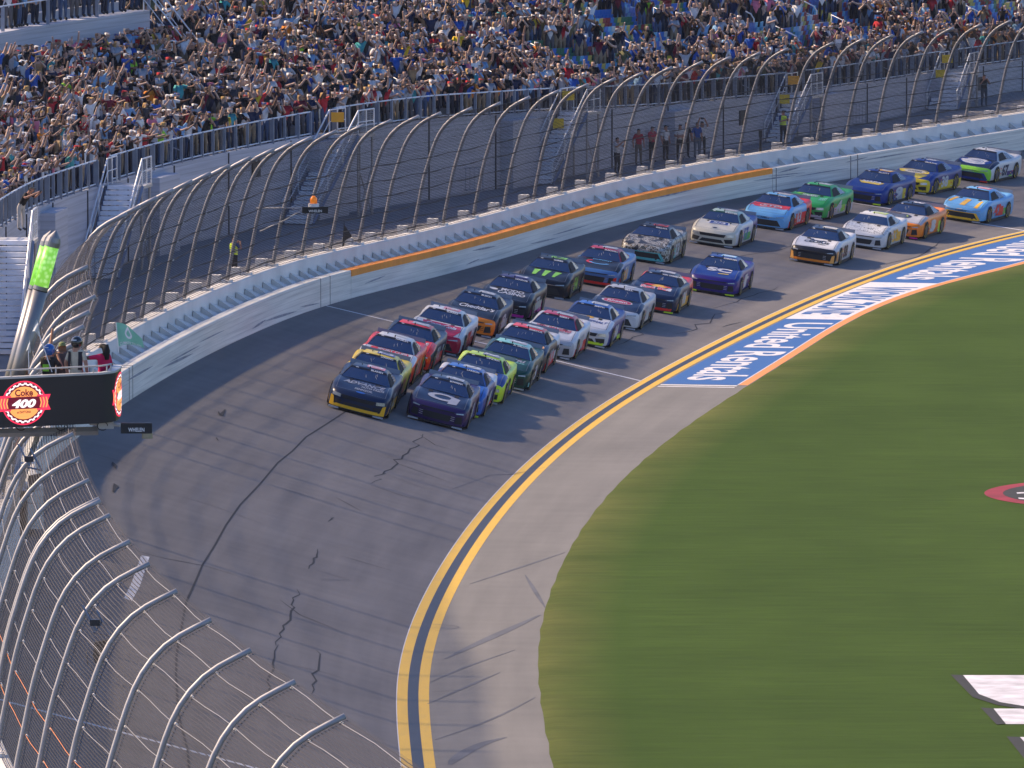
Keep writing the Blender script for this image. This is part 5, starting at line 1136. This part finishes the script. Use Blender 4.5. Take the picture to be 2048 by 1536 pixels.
CARS = [
 ((737, 743), dict(type="m", hood="navy", side="navy", roof="navy", roofp="pink", nose="navy", low="gold", lip="gold", corner="gold", trim="silver", name="BLANEY", num="12", splitter="black", art=[(T, "ADVANCE", -.66, .70, -1.62, -1.36, "silver", dict(sh=.3)), (T, "AUTO PARTS", -.05, .70, -1.78, -1.66, "silver"), (T, "PENNZOIL", -.22, .36, -1.97, -1.86, "silver"), ("oval", 0, -2.10, .15, .045, "blue", .012)], sidep=[(-1.9, -1.85, .2, .6, "white"), (-.9, .9, .13, .32, "gold")]),
  "dark navy stock car with yellow lip and silver hood lettering leading the outer line"),
 ((895, 765), dict(type="c", hood="navy", side="violet", roof="navy", roofp="silver", nose="violet", name="BOWMAN", num="48", art=[("ring", .02, -1.62, .50, .26, .58, 0, 6.28, "silver"), ("quad", [(.22, -2.0), (.52, -1.95), (.58, -1.50), (.30, -1.42)], "silver", .014)], sidep=[(-.9, 1.2, .15, .45, "purple")], trim="silver"),
  "black and purple stock car with big silver hood letter heading the inner line"),
 ((757, 716), dict(type="m", hood="navy", side="yellow", roof="yellow", roofp="purple", nose="red", low="yellow", name="LOGANO", num="22", dnum="red", splitter="black", sidep=[(-1.95, -1.8, .3, .7, "red")]), "yellow stock car with red nose tucked directly behind the leading navy car"),
 ((787, 680), dict(type="t", hood="white", side="red", roof="white", nose="red", low="red", name="HAMLIN", num="11", art=[(T, "SPORT CLIPS", -.40, .60, -1.42, -1.24, "white"), ("quad", [(-.66, -1.50), (.68, -1.50), (.62, -1.22), (-.62, -1.22)], "red", .010)], sidep=[(-1.0, 1.0, .15, .45, "red"), (1.0, 1.2, .3, .7, "yellow")]), "white roofed red stock car third in the outer line"),
 ((827, 655), dict(type="c", hood="red", side="navy", roof="red", roofp="silver", pillar="navy", nose="red", low="red", num="71", art=[(T, "GAINBRIDGE", -.6, .7, -1.6, -1.36, "white")], sidep=[(-.9, 1.3, .12, .5, "red"), (.9, 1.2, .5, .7, "white")]), "red roofed stock car with navy pillars fourth in the outer line"),
 ((889, 625), dict(type="t", hood="white", side="white", roof="white", roofp="pink", nose="dred", low="dred", name="SUAREZ", num="99", dnum="red", frame="dred", art=[("quad", [(-.55, -1.72), (.80, -1.72), (.74, -1.30), (-.60, -1.30)], "dred", .010), (T, "Coca-Cola", -.45, .62, -1.66, -1.38, "white", dict(sh=.3)), ("quad", [(.10, -2.15), (.62, -2.15), (.80, -1.74), (.1, -1.74)], "dred", .010)]), "white and crimson stock car with script lettering between orange nosed and red cars"),
 ((959, 592), dict(type="c", hood="black", side="navy", roof="navy", roofp="silver", nose="orange", low="black", name="BUSCH", num="8", splitter="black", art=[(T, "Cheddar's", -.55, .72, -1.56, -1.24, "white", dict(sh=.2))], sidep=[(-.9, .8, .2, .5, "silver")], trim="black"), "black stock car with glossy orange nose in the outer line"),
 ((1027, 560), dict(type="c", hood="black", side="black", roof="violet", roofp="purple", nose="black", low="magenta", name="HOCEVAR", num="77", art=[(T, "MODO", -.28, .56, -1.50, -1.26, "white"), (T, "CASINO", -.36, .66, -1.78, -1.54, "white"), ("oval", -.55, -1.45, .16, .09, "white", .012)], sidep=[(-.9, .9, .25, .55, "cream"), (.2, 1.6, .12, .30, "magenta")], lip="magenta"), "black stock car with magenta trim and two lines of bold white hood lettering"),
 ((1104, 522), dict(type="t", hood="black", side="black", roof="black", roofp="lime", nose="black", name="GIBBS", num="54", rnum="black", dnum="lime", camry="black", art=[("quad", [(-.50, -1.86), (-.36, -1.86), (-.26, -1.34), (-.50, -1.34)], "lime", .012), ("quad", [(-.12, -1.90), (.0, -1.90), (.14, -1.34), (-.10, -1.34)], "lime", .012), ("quad", [(.26, -1.86), (.36, -1.86), (.54, -1.34), (.30, -1.34)], "lime", .012)], sidep=[(-.5, .9, .2, .5, "dgreen"), (-.3, .6, .3, .6, "brown")]), "black stock car with three lime green claw marks on its hood"),
 ((1206, 502), dict(type="c", hood="black", side="sblue", roof="dred", roofp="silver", nose="sblue", low="sblue", pillar="dred", name="McDOWELL", num="71", lip="red", corner="red", art=[("ring", .05, -1.55, .40, .20, .72, 3.3, 6.1, "lblue"), ("ring", -.22, -1.55, .24, .18, .6, 1.6, 4.9, "red"), (T, "DUPONT", -.25, .5, -1.34, -1.22, "lblue")], sidep=[(-.9, .2, .2, .6, "tan"), (-2.0, -1.85, .15, .4, "red")]), "steel blue stock car with crimson roof and red bumper corner"),
 ((1308, 457), dict(type="t", hood="camo", side="camo", roof="black", roofp="red", nose="camo", low="camo", name="WALLACE", num="23", frame="teal", lip="teal", sidep=[(-.9, -.3, .15, .6, "teal")], rnum="black", pillar="grey"), "camouflage stock car with teal bumper and red roof panel"),
 ((1447, 427), dict(type="m", hood="cream", side="white", roof="pgreen", nose="cream", low="white", name="BUESCHER", banner="dgreen", num="17", dnum="blue", rear="rblue", roofp="silver", art=[("quad", [(-.42, -1.62), (.50, -1.62), (.44, -1.26), (-.42, -1.26)], "white", .010), ("quad", [(-.34, -1.58), (.42, -1.58), (.38, -1.29), (-.34, -1.29)], "rblue", .013), (T, "5/3", -.22, .30, -1.54, -1.33, "white"), ("oval", .0, -1.95, .10, .04, "navy", .012)], sidep=[(-.4, .8, .2, .5, "green")]), "cream white stock car with pale green roof and blue square hood badge"),
 ((1553, 394), dict(type="t", hood="lblue", side="lblue", roof="lblue", roofp="white", nose="lblue", low="red", name="JONES", num="43", rear="red", camry="navy", art=[("quad", [(-.86, -1.62), (.86, -1.62), (.78, -1.12), (-.78, -1.12)], "red", .010), ("ring", 0, -1.42, .48, .20, .88, 0, 6.28, "white"), (T, "STP", -.34, .36, -1.52, -1.32, "white"), (T, "Performance", -.40, .36, -1.80, -1.72, "white")], sidep=[(-.6, 1.9, .15, .62, "red")]), "light blue and red stock car with white ringed three letter hood logo"),
 ((1634, 374), dict(type="m", hood="green", side="green", roof="green", roofp="pgreen", nose="green", low="white", num="4", lip="silver", art=[(T, "WALKERS", -.38, .30, -1.48, -1.26, "white", dict(sh=.2)), (T, "BERRY", .46, .80, -1.78, -1.5, "mint"), ("quad", [(-.7, -1.3), (-.4, -1.3), (-.35, -1.15), (-.62, -1.15)], "lime", .01)], sidep=[(-.2, .9, .2, .5, "lime")]), "bright green stock car with white lower skirts"),
 ((1755, 347), dict(type="c", hood="rblue", side="rblue", roof="rblue", roofp="gold", nose="rblue", low="rblue", name="ELLIOTT", num="9", art=[("quad", [(-.35, -1.62), (.45, -1.62), (.62, -1.36), (-.55, -1.36)], "yellow", .010), (T, "NAPA", -.42, .50, -1.48, -1.28, "white", dict(sh=.15, b=.05))], sidep=[(-.3, .4, .15, .6, "silver"), (.4, .8, .15, .6, "yellow")], foot="neon"), "royal blue stock car with yellow hood badge beside the wall seam"),
 ((1847, 326), dict(type="m", hood="rblue", side="rblue", roof="rblue", nose="yellow", low="yellow", name="GILLILAND", num="38", lip="yellow", art=[("oval", -.08, -1.45, .70, .30, "yellow", .010), ("oval", -.08, -1.43, .60, .22, "cream", .012), ("ring", -.08, -1.43, .62, .24, .9, 0, 6.28, "navy"), (T, "GOODIES", -.40, .26, -1.50, -1.36, "navy"), ("quad", [(-.42, -2.1), (.40, -2.1), (.66, -1.74), (-.60, -1.74)], "yellow", .010)], sidep=[(-.4, 1.2, .2, .5, "yellow")]), "blue stock car with large yellow oval on hood and yellow lip"),
 ((1969, 304), dict(type="t", hood="navy", side="white", roof="white", nose="lime", low="white", num="67", dnum="navy", frame="rblue", camry="white", lip="rblue", art=[("oval", -.05, -1.55, .76, .40, "rblue", .009), ("oval", -.05, -1.55, .66, .34, "white", .012), ("ring", -.05, -1.55, .40, .18, .9, 0, 6.28, "sblue"), ("quad", [(-.25, -1.56), (.2, -1.56), (.2, -1.50), (-.25, -1.50)], "rblue", .014)], sidep=[(.2, 1.2, .2, .4, "purple"), (.5, .9, .15, .25, "lime")], foot="red"), "white and blue stock car with white oval hood and green nose band"),
 ((1952, 382), dict(type="t", hood="lblue", side="lblue", roof="lblue", roofp="pink", nose="lblue", low="lblue", num="42", dnum="red", frame="gold", lip="gold", camry="navy", name="", art=[("quad", [(-.80, -1.85), (-.66, -1.85), (-.50, -1.30), (-.64, -1.25)], "gold", .010), ("quad", [(-.20, -2.25), (.04, -2.25), (.12, -1.40), (-.12, -1.35)], "gold", .010), ("quad", [(.50, -2.15), (.66, -2.15), (.66, -1.45), (.54, -1.40)], "gold", .010)], sidep=[(.1, .7, .2, .6, "red"), (.7, 1.1, .2, .5, "green")]), "sky blue stock car with orange hood stripes and orange framed grille"),
 ((1822, 412), dict(type="c", hood="silver", side="orange", roof="navy", roofp="navy", nose="orange", low="orange", num="3", pillar="navy", art=[("quad", [(-.80, -1.8), (-.2, -1.9), (-.2, -1.15), (-.76, -1.15)], "brown", .010), (T, "AUTO-OWNERS", -.5, .35, -1.28, -1.18, "white"), ("oval", .02, -1.55, .30, .20, "black", .013), (T, "V8", -.14, .18, -1.6, -1.48, "neon")], sidep=[(-.4, .1, .2, .6, "white"), (.8, 1.1, .12, .6, "neon")], foot="magenta"), "orange nosed stock car with brown and grey hood half hidden behind the white sketch car"),
 ((1746, 432), dict(type="c", hood="sketch", side="white", roof="white", roofp="neon", nose="white", low="white", num="33", dnum="gold", banner="white", art=[("quad", [(-.75, -1.20), (.75, -1.20), (.75, -1.16), (-.75, -1.16)], "white", .01)], sidep=[(.2, .9, .2, .6, "gold"), (-1.0, -.9, .2, .5, "green")]), "white stock car with black line drawing covering its hood"),
 ((1646, 462), dict(type="c", hood="white", side="white", roof="navy", roofp="cream", nose="black", low="white", num="88", dnum="black", pillar="navy", lip="orange", corner="tan", art=[("ring", .0, -1.36, .38, .15, .55, 2.8, 6.0, "navy"), (T, "CELSIUS", -.52, .50, -1.74, -1.52, "black", dict(sh=.1)), (T, "ENERGY", .1, .40, -1.86, -1.79, "black")], sidep=[(-1.05, -.95, .15, .7, "tan"), (-2.1, -1.9, .2, .6, "tan")]), "white stock car with black nose, orange corners and dark crescent on its hood"),
 ((1444, 519), dict(type="c", hood="rblue", side="purple", roof="rblue", roofp="lblue", nose="purple", low="purple", name="CHASTAIN", num="1", art=[(T, "SC", -.40, .56, -1.66, -1.26, "white", dict(b=.05)), ("quad", [(.10, -1.86), (.50, -1.80), (.50, -1.74), (.10, -1.80)], "yellow", .012)], sidep=[(-.3, .6, .5, .6, "white")], foot="neon"), "deep blue and purple stock car with white hood letters alone on the inner lane"),
 ((1321, 551), dict(type="c", hood="navy", side="navy", roof="navy", roofp="silver", nose="navy", low="gold", rear="red", name="VAN GISBERGEN", num="88", lip="red", art=[("oval", .1, -1.40, .34, .13, "gold", .011), (T, "Red Bull", -.56, .62, -1.78, -1.48, "white", dict(b=.075)), (T, "Red Bull", -.54, .60, -1.77, -1.49, "red", dict(b=.03)), ("quad", [(-.5, -1.44), (-.2, -1.44), (-.05, -1.34), (-.35, -1.30)], "red", .013), ("quad", [(.3, -1.40), (.62, -1.44), (.5, -1.34), (.25, -1.32)], "red", .013)], sidep=[(-.5, .5, .15, .6, "gold")], foot="neon"), "navy stock car with red lettered hood and yellow and red flank"),
 ((1246, 581), dict(type="t", hood="navy", side="silver", roof="silver", nose="white", low="black", name="BELL", num="20", camry="navy", art=[("oval", -.05, -1.46, .58, .22, "white", .010), ("oval", -.05, -1.46, .54, .19, "dred", .013), (T, "Rheem", -.42, .34, -1.56, -1.36, "white", dict(sh=.1))], sidep=[(-.4, .5, .2, .6, "cream")]), "silver roofed stock car with crimson oval on a navy hood"),
 ((1185, 614), dict(type="m", hood="white", side="rblue", roof="blue", roofp="white", nose="white", low="rblue", name="SMITH", num="38", pillar="white", lip="neon", art=[(T, "ASPHALT", -.1, .76, -1.70, -1.52, "rblue", dict(sh=.3)), ("oval", .05, -1.28, .14, .08, "gold", .012)], sidep=[(-.6, .3, .3, .6, "white"), (.4, 1.4, .12, .28, "neon")]), "white hooded stock car with bright blue roof beside the crimson oval car"),
 ((1115, 635), dict(type="c", hood="white", side="white", roof="dred", roofp="silver", pillar="dred", nose="silver", low="red", name="BERRY", num="21", art=[(T, "DEX IMAGING", -.62, .66, -1.50, -1.26, "dred", dict(sh=.2)), (T, "ONE WORLD", .0, .62, -1.62, -1.54, "black")], sidep=[(.2, 1.3, .12, .5, "red"), (-.5, .2, .3, .6, "cream")]), "white stock car with burgundy roof and silver nose in the inner line"),
 ((1054, 661), dict(type="t", hood="navy", side="black", roof="red", roofp="silver", pillar="black", nose="navy", low="red", name="BRISCOE", num="19", art=[("oval", .52, -1.55, .28, .20, "tan", .010), (T, "Bass Pro", -.5, .3, -1.55, -1.35, "cream")], sidep=[(-.7, .6, .15, .6, "red"), (.6, 1.0, .3, .6, "white")], rear="white"), "black stock car with bright red roof between mint and burgundy roofed cars"),
 ((1022, 692), dict(type="c", hood="dgreen", side="dgreen", roof="mint", roofp="silver", nose="dgreen", low="black", name="A. DILLON", num="3", art=[(T, "BREZTRI", -.55, .66, -1.56, -1.36, "silver", dict(sh=.2)), (T, "AEROSPHERE", -.3, .66, -1.68, -1.60, "mint")], sidep=[(-.6, .3, .2, .6, "brown"), (-2.1, -1.9, .15, .3, "mint")]), "dark green stock car with mint green roof in the inner line"),
 ((968, 718), dict(type="m", hood="rblue", side="neon", roof="neon", roofp="grey", nose="neon", low="neon", rear="neon", name="CINDRIC", num="2", dnum="black", pillar="neon", art=[(T, "MENARDS", -.4, .6, -1.5, -1.3, "yellow")], sidep=[(.4, 1.3, .12, .24, "rblue"), (-.5, .3, .35, .6, "silver")]), "neon yellow stock car third in the inner line"),
 ((929, 742), dict(type="c", hood="blue", side="rblue", roof="blue", roofp="silver", nose="blue", low="rblue", name="LARSON", num="5", art=[(T, "HendrickCars.com", -.6, .66, -1.44, -1.28, "white")], sidep=[(-.6, .4, .3, .62, "white"), (-.2, .9, .2, .3, "red")], rear="white", foot="neon"), "bright blue stock car second in the inner line behind the black and purple car"),
]
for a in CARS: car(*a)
# ------------------------------------------------------------ flag stand with its led board, the light column, the people on it
FY = 196.0
def FS(u, v, dy=0.0): return at_depth(u, v, FY + dy)
SCREEN = mat("led_screen_black", (.010, .012, .020), .35, var=0); 
def em(name, c, s=1.0): return mat(name, (c[0] * .3, c[1] * .3, c[2] * .3), .5, var=0, emit=c, estr=s)
E_R = em("led_red", (1, .03, .09), .75); E_O = em("led_orange", (1, .36, .10), .75); E_W = em("led_white", (1, .85, .85), .8); E_D = em("led_dark_red", (.16, .0, .02), .5)
fs = empty("flag_stand", FS(120, 800)); tag(fs, "raised flag stand fronted by a curved black led board with a glowing red race emblem", "flag stand")
A, Bp = FS(-140, 800), FS(205, 793, 1.2); C0 = FS(232, 790, 2.0)
mpp = FY / FPX    # metres per photo pixel here
def face_pt(s, z):
    """s 0..1 along the flat front, 1..2 round the corner; z metres from the lower edge"""
    hgt = 1.20
    if s <= 1:
        x = -13.0 + (-9.52 + 13.0) * s; y = FY - .1 - .15 * s; z0 = 9.63 + .18 * s
    else:
        a = (s - 1) * R(95); x = -9.52 + .42 * math.sin(a); y = FY - .25 + .42 * (1 - math.cos(a)) + max(0, s - 1.6) * 2.2; z0 = 9.81 + .06 * (s - 1)
    zb = FS(0, 0)[2] * 0
    return np.array([x, y, z0 + z])
def find_z(v, y): return at_depth(120, v, y)[2]
ZL, ZU = find_z(860, FY), find_z(760, FY)
_o = ZL - 9.63
def FP(s, z, d=0.0):
    p = face_pt(s, z); q = face_pt(min(2, s + .01), z) - face_pt(max(0, s - .01), z); n = np.array([q[1], -q[0], 0]); n /= np.linalg.norm(n) + 1e-9
    return p + n * d + np.array([0, 0, _o])
HB = ZU - ZL
SS = list(np.linspace(0, 1, 7)) + list(np.linspace(1.08, 2, 12))
mb = MB(); mb.grid([[FP(s, z * HB) for s in SS] for z in (0, .5, 1)]); mb.grid([[FP(s, HB), FP(s, HB, -.18)] for s in SS]); mb.grid([[FP(s, 0, -.18), FP(s, 0)] for s in SS]); mb.grid([[FP(s, z * HB, -.18) for s in SS] for z in (1, 0)])
under(mb.build("led_board", SCREEN), fs)
mb = MB(); mb.grid([[FP(s, HB + .015, .02), FP(s, HB + .015, -.22)] for s in SS]); mb.grid([[FP(s, HB - .03, .02), FP(s, HB + .015, .02)] for s in SS]); under(mb.build("board_top_trim", GALVL), fs)
mb = MB(); mb.tube([FP(s, HB + .16, -.12) for s in SS[:14]], .022, 6)
for s in (.1, .4, .7, .95, 1.3, 1.6): mb.tube([FP(s, HB, -.12), FP(s, HB + .16, -.12)], .018, 6)
under(mb.build("rail", GALVL, smooth=True), fs)
mb = MB(); fl = [FP(s, .12, -.15) for s in SS]; bk = [p + np.array([0, 1.9, 0]) * 1.0 for p in fl]; mb.grid([[a, b] for a, b in zip(fl, [np.array([p[0], FY + 1.7, p[2]]) for p in fl])]); mb.grid([[a - [0, 0, .12], b - [0, 0, .12]] for a, b in zip(fl, [np.array([p[0], FY + 1.7, p[2]]) for p in fl])]); under(mb.build("floor", GALV), fs)
mb = MB(); mb.tube([(-13.5, FY + .2, ZL - .12), (-9.6, FY + .3, ZL - .05)], .10, 4); mb.tube([(-12.4, FY + .2, ZL - .1), (-12.4, FY + .2, 4)], .1, 6); mb.tube([(-11.0, FY + .9, ZL - .1), (-12.6, FY + .9, 5)], .07, 6); under(mb.build("support_frame", GALV), fs)
for u in (42, 122, 205):
    p = FS(u, 852); mb = MB(); mb.tube([p + np.array([.12 * math.cos(a), 0, .1 * math.sin(a)]) for a in np.linspace(0, 5.5, 12)], .012, 5); under(mb.build("cable_loop", BLK), fs)
# the emblem: ring, chequer teeth, disc, ribbon
def emblem(sc, wscale, parent_name):
    """centre at s=sc; wscale metres -> s"""
    cz = HB * .48
    def Q(x, z, d=.006): return FP(sc + x * wscale, cz + z, d)
    RR = .475
    mb = MB(); n_ = 40; A_ = np.linspace(0, 2 * math.pi, n_ + 1)
    mb.grid([[Q(RR * f * math.cos(a), RR * f * math.sin(a), .008) for a in A_] for f in (1.08, 1.02)], 0)
    mb.grid([[Q(RR * f * math.cos(a), RR * f * math.sin(a), .007) for a in A_] for f in (1.02, .001)], 3)
    mb.grid([[Q(RR * f * math.cos(a), RR * f * math.sin(a), .009) for a in A_] for f in (.80, .001)], 1)
    for k in range(44):
        a0 = 2 * math.pi * k / 44; a1 = a0 + 2 * math.pi / 44; f0, f1 = ((.86, .93) if k % 2 else (.90, .99))
        mb.grid([[Q(RR * f * math.cos(a), RR * f * math.sin(a), .010) for a in (a0, a1)] for f in (f0, f1)], 2)
    b = [(-.60, -.165), (-.60, .17), (.60, .17), (.60, -.165)]
    mb.add([Q(x, z, .011) for x, z in [(-.62, -.18), (-.54, 0), (-.62, .18), (-.30, .18), (-.30, -.18)]], [(0, 1, 2, 3, 4)][::-1], 0); mb.add([Q(x, z, .011) for x, z in [(.62, -.18), (.54, 0), (.62, .18), (.30, .18), (.30, -.18)]], [(0, 1, 2, 3, 4)], 0)
    mb.add([Q(x, z, .013) for x, z in [(-.40, -.14), (.40, -.14), (.40, .14), (-.40, .14)]], [(0, 1, 2, 3)], 3)
    for s_ in (-1, 1):
        for k in range(3):
            x = s_ * (.36 + .07 * k); mb.add([Q(x, -.12, .014), Q(x + s_ * .03, -.12, .014), Q(x + s_ * .06, 0, .014), Q(x + s_ * .03, .12, .014), Q(x, .12, .014), Q(x + s_ * .03, 0, .014)], [(0, 1, 2, 3, 4, 5)], 1)
    decal(mb, "Coke", lambda x, y: Q(-.21 + .42 * x, .16 + .16 * y, .016), 3, .03); decal(mb, "ZERO SUGAR", lambda x, y: Q(-.20 + .40 * x, .125 + .035 * y, .016), 3)
    decal(mb, "400", lambda x, y: Q(-.28 + .56 * x, -.115 + .20 * y, .018), 2, .05, .25); decal(mb, "at DAYTONA", lambda x, y: Q(-.16 + .32 * x, -.24 + .06 * y, .016), 3, .03)
    return under(mb.build("emblem", [E_R, E_O, E_W, E_D]), fs)
sx = (FS(49, 800)[0] + 13.0) / (-9.52 + 13.0); emblem(sx, 1 / 3.48, fs)
emblem(1.80, .62, fs)
# leaning twin light column
lc = empty("light_column", FS(-20, 850, .8)); tag(lc, "leaning silver twin column with glowing green translucent top above the flag stand", "light column")
COLM = mat("brushed_silver", (.27, .26, .25), .38, metal=.55, var=.05); GRN = mat("green_diffuser", (.15, .45, .03), .4, var=.0, emit=(.28, .95, .07), estr=.42)
nt = GRN.node_tree; vo = nt.nodes.new("ShaderNodeTexVoronoi"); vo.inputs["Scale"].default_value = 9; nt.links.new(nt.nodes.new("ShaderNodeTexCoord").outputs["Object"], vo.inputs[0])
cr = nt.nodes.new("ShaderNodeValToRGB"); cr.color_ramp.elements[0].color = (.60, 1, .38, 1); cr.color_ramp.elements[0].position = .15; cr.color_ramp.elements[1].color = (.25, .66, .08, 1); cr.color_ramp.elements[1].position = .6
nt.links.new(vo.outputs["Distance"], cr.inputs[0]); nt.links.new(cr.outputs[0], nt.nodes["Principled BSDF"].inputs["Emission Color"])
for off, dy in ((-12, .25), (0, 0)):
    def LP(f, off=off, dy=dy):
        """f 0 at the lower end (behind the board), 1 at the tip"""
        u = 12 + 100 * f + off * .8; v = 850 - 375 * f + (8 if off > 0 else -6); return FS(-40 + (u + 38), v, .9 + dy)
    r_ = .175
    mb = MB(); mb.tube([LP(0), LP(.70)], r_, 20); under(mb.build("column_tube", COLM, smooth=True), lc)
    mb = MB(); mb.tube([LP(.70), LP(.705)], r_ * 1.01, 20); mb.tube([LP(.705), LP(.725)], r_ * 1.0, 20, 1); mb.tube([LP(.935), LP(.96)], r_ * 1.02, 20, 1); under(mb.build("collar", [BLK, COLM]), lc)
    mb = MB(); mb.tube([LP(.725), LP(.935)], r_ * .97, 24); under(mb.build("green_light", GRN, smooth=True), lc)
    mb = MB(); mb.tube([LP(.96), LP(.985), LP(1.02)], [r_ * 1.02, r_ * .85, .02], 20); under(mb.build("cone_cap", COLM), lc)
# sign box on its arm beyond the board
sb2 = sign_box(FS(273, 856, -.2), .72, .24, "WHELEN", False, "black sign box on a short arm beside the led board")
mb = MB(); mb.tube([FS(180, 846, .2), FS(240, 850, 0)], .05, 8); mb.box(FS(212, 850, .1), (.35, .2, .16)); tag(mb.build("mounting_bracket", GALVL), "short pale arm carrying the black sign box from the flag stand", "bracket")
# people on the stand
ZF = ZL + .12
def fperson(u, v, pose, shirt, hat, pants, label, yaw, dy=.8, lh=False, skin=(.42, .22, .15), **k):
    p = FS(u, v, dy); P = (p[0], p[1], p[2] - 1.45); me, _, _, _ = body_mesh(pose + "_flag", POSES[pose], 2, hat[1], lh, 0); o = bpy.data.objects.new("person", me); col.objects.link(o); o.location = P; o.rotation_euler = (0, 0, yaw); set_look(o, shirt, hat[0], skin, pants); tag(o, label, "person"); return o
def helmet(o, c, visor=True):
    mb = MB(); rows = []
    for ph in np.linspace(-1.1, 1.57, 9): rows.append([(.135 * math.cos(ph) * math.cos(a), -.01 + .155 * math.cos(ph) * math.sin(a), 1.63 + .145 * math.sin(ph)) for a in np.linspace(0, 2 * math.pi, 17)[:-1]])
    mb.grid(rows, closed=True); h = mb.build("helmet", mat("helmet_" + "_".join("%d" % (x * 99) for x in c), c, .15, var=.02, coat=.6), o, True)
    mb = MB(); mb.grid([[(.140 * math.cos(ph) * math.cos(a), -.01 + .160 * math.cos(ph) * math.sin(a), 1.63 + .15 * math.sin(ph)) for a in np.linspace(R(215), R(325), 7)] for ph in (-.25, .3)]); mb.build("visor", BLK, h, True)
    mb = MB(); mb.grid([[(.141 * math.cos(ph) * math.cos(a), -.01 + .161 * math.cos(ph) * math.sin(a), 1.63 + .15 * math.sin(ph)) for a in np.linspace(R(60), R(120), 5)] for ph in (.35, .5)]); mb.build("helmet_stripe", WHT, h, True)
    return h
def suit_panel(o, c):
    mb = MB(); 
    for s in (-1, 1): mb.grid([[(s * (.10 + .09 * f), .118 - .04 * f + .02 * math.sin(z * 3), z) for f in (0, .5, 1)] for z in (1.0, 1.15, 1.3, 1.42)])
    mb.build("suit_panel", mat("suit_panel", c, .8, var=.05), o, True)
CRM = (.52, .47, .36)
p1 = fperson(153, 700, "down", CRM, (K_, None), CRM, "person in cream racing suit and black helmet on the flag stand", 2.7); helmet(p1, (.012, .014, .02)); suit_panel(p1, (.02, .02, .03))
p2 = fperson(44, 712, "down", CRM, (K_, None), CRM, "person in cream racing suit half hidden by the silver column", 2.2, 1.3)
p3 = fperson(98, 715, "face", (.03, .03, .03), (K_, None), (.06, .05, .05), "person in blue helmet and dark harness with lime patch on the flag stand", 2.6, 1.1); helmet(p3, (.02, .12, .42))
mb = MB(); mb.box((.0, .135, 1.22), (.16, .03, .16)); mb.build("lime_patch", C_("lime"), p3)
p4 = fperson(124, 704, "fist", (.10, .09, .10), ((.20, .24, .10), "cap"), (.15, .15, .15), "man in grey shirt and green cap punching one arm up on the flag stand", 2.9, 1.4, skin=(.40, .20, .12))
p5 = fperson(207, 708, "point", (.55, .01, .08), (K_, "cap"), (.45, .02, .08), "woman in red suit with long dark hair and black cap waving the green flag", -2.2, .8, lh=True, skin=(.14, .07, .04))
# flags
def flag(u0, v0, u1, v1, cloth, col_, label, dy, emblem_=False):
    a, b = FS(u0, v0, dy), FS(u1, v1, dy); r_ = empty("flag", a); tag(r_, label, "flag")
    mb = MB(); mb.tube([a, b], .013, 6); under(mb.build("flag_pole", WHT), r_)
    P4 = [FS(u, v, dy) for u, v in cloth]; n_ = 10
    def F(x, y, d=0.0):
        p = (P4[0] * (1 - x) + P4[1] * x) * (1 - y) + (P4[3] * (1 - x) + P4[2] * x) * y; return p + np.array([0, .05 * math.sin(x * 7 + y * 1.5) - .004 - d, .02 * math.sin(x * 5) + .07 * math.sin(math.pi * x) * (1 - y * .4)])
    mb = MB(); mb.grid([[F(x, y) for x in np.linspace(0, 1, n_)] for y in np.linspace(0, 1, 7)]); c = under(mb.build("flag_cloth", mat("cloth_" + col_, {"mint": (.26, .58, .42), "white": (.50, .54, .56)}[col_], .8, var=.08), smooth=True), r_)
    if emblem_:
        def drop(a, f): 
            r2 = .26 * f; x = .44 + r2 * .55 * math.sin(a); y = .44 + r2 * (-math.cos(a)) * (1.0 if math.cos(a) < 0 else 1.5); x = .44 + (x - .44) * (1 - .75 * max(0, math.cos(a)) ** 1.2); return x, y
        mb = MB(); A_ = np.linspace(0, 2 * math.pi, 25); mb.grid([[F(*drop(a, f), .006) for a in A_] for f in (1.0, .55)]); decal(mb, "CLIMATE TILLERS", lambda x, y: F(.06 + .84 * x, .98 - .13 * y, .006), 0, .03)
        e = under(mb.build("flag_emblem", WHT), r_)
flag(238, 706, 232, 645, [(232, 645), (284, 676), (288, 694), (237, 693)], "mint", "small mint green flag with white drop emblem held out by the woman in red", .6, True)
flag(104, 744, 72, 650, [(72, 640), (80, 664), (78, 672), (64, 664)], "white", "furled white flag on a long thin pole slanting over the board", .5)
flag(58, 748, 57, 700, [(57, 682), (62, 700), (60, 706), (52, 704)], "white", "second furled white flag on an upright pole beside the silver column", .55)

# ------------------------------------------------------------ evening haze
mb = MB(); mb.box((0, 320, 19), (700, 720, 44)); hz = mb.build("haze", []); hz.data.materials.clear()
hm = bpy.data.materials.new("haze_air"); hm.use_nodes = True; hn = hm.node_tree; hn.nodes.clear(); ho = hn.nodes.new("ShaderNodeOutputMaterial"); pv = hn.nodes.new("ShaderNodeVolumePrincipled")
pv.inputs["Color"].default_value = (.80, .88, 1, 1); pv.inputs["Density"].default_value = .00003; pv.inputs["Anisotropy"].default_value = 0.0
hn.links.new(pv.outputs[0], ho.inputs["Volume"]); hz.data.materials.append(hm); tag(hz, "thin pale blue evening haze over the track and stands", kind="stuff")
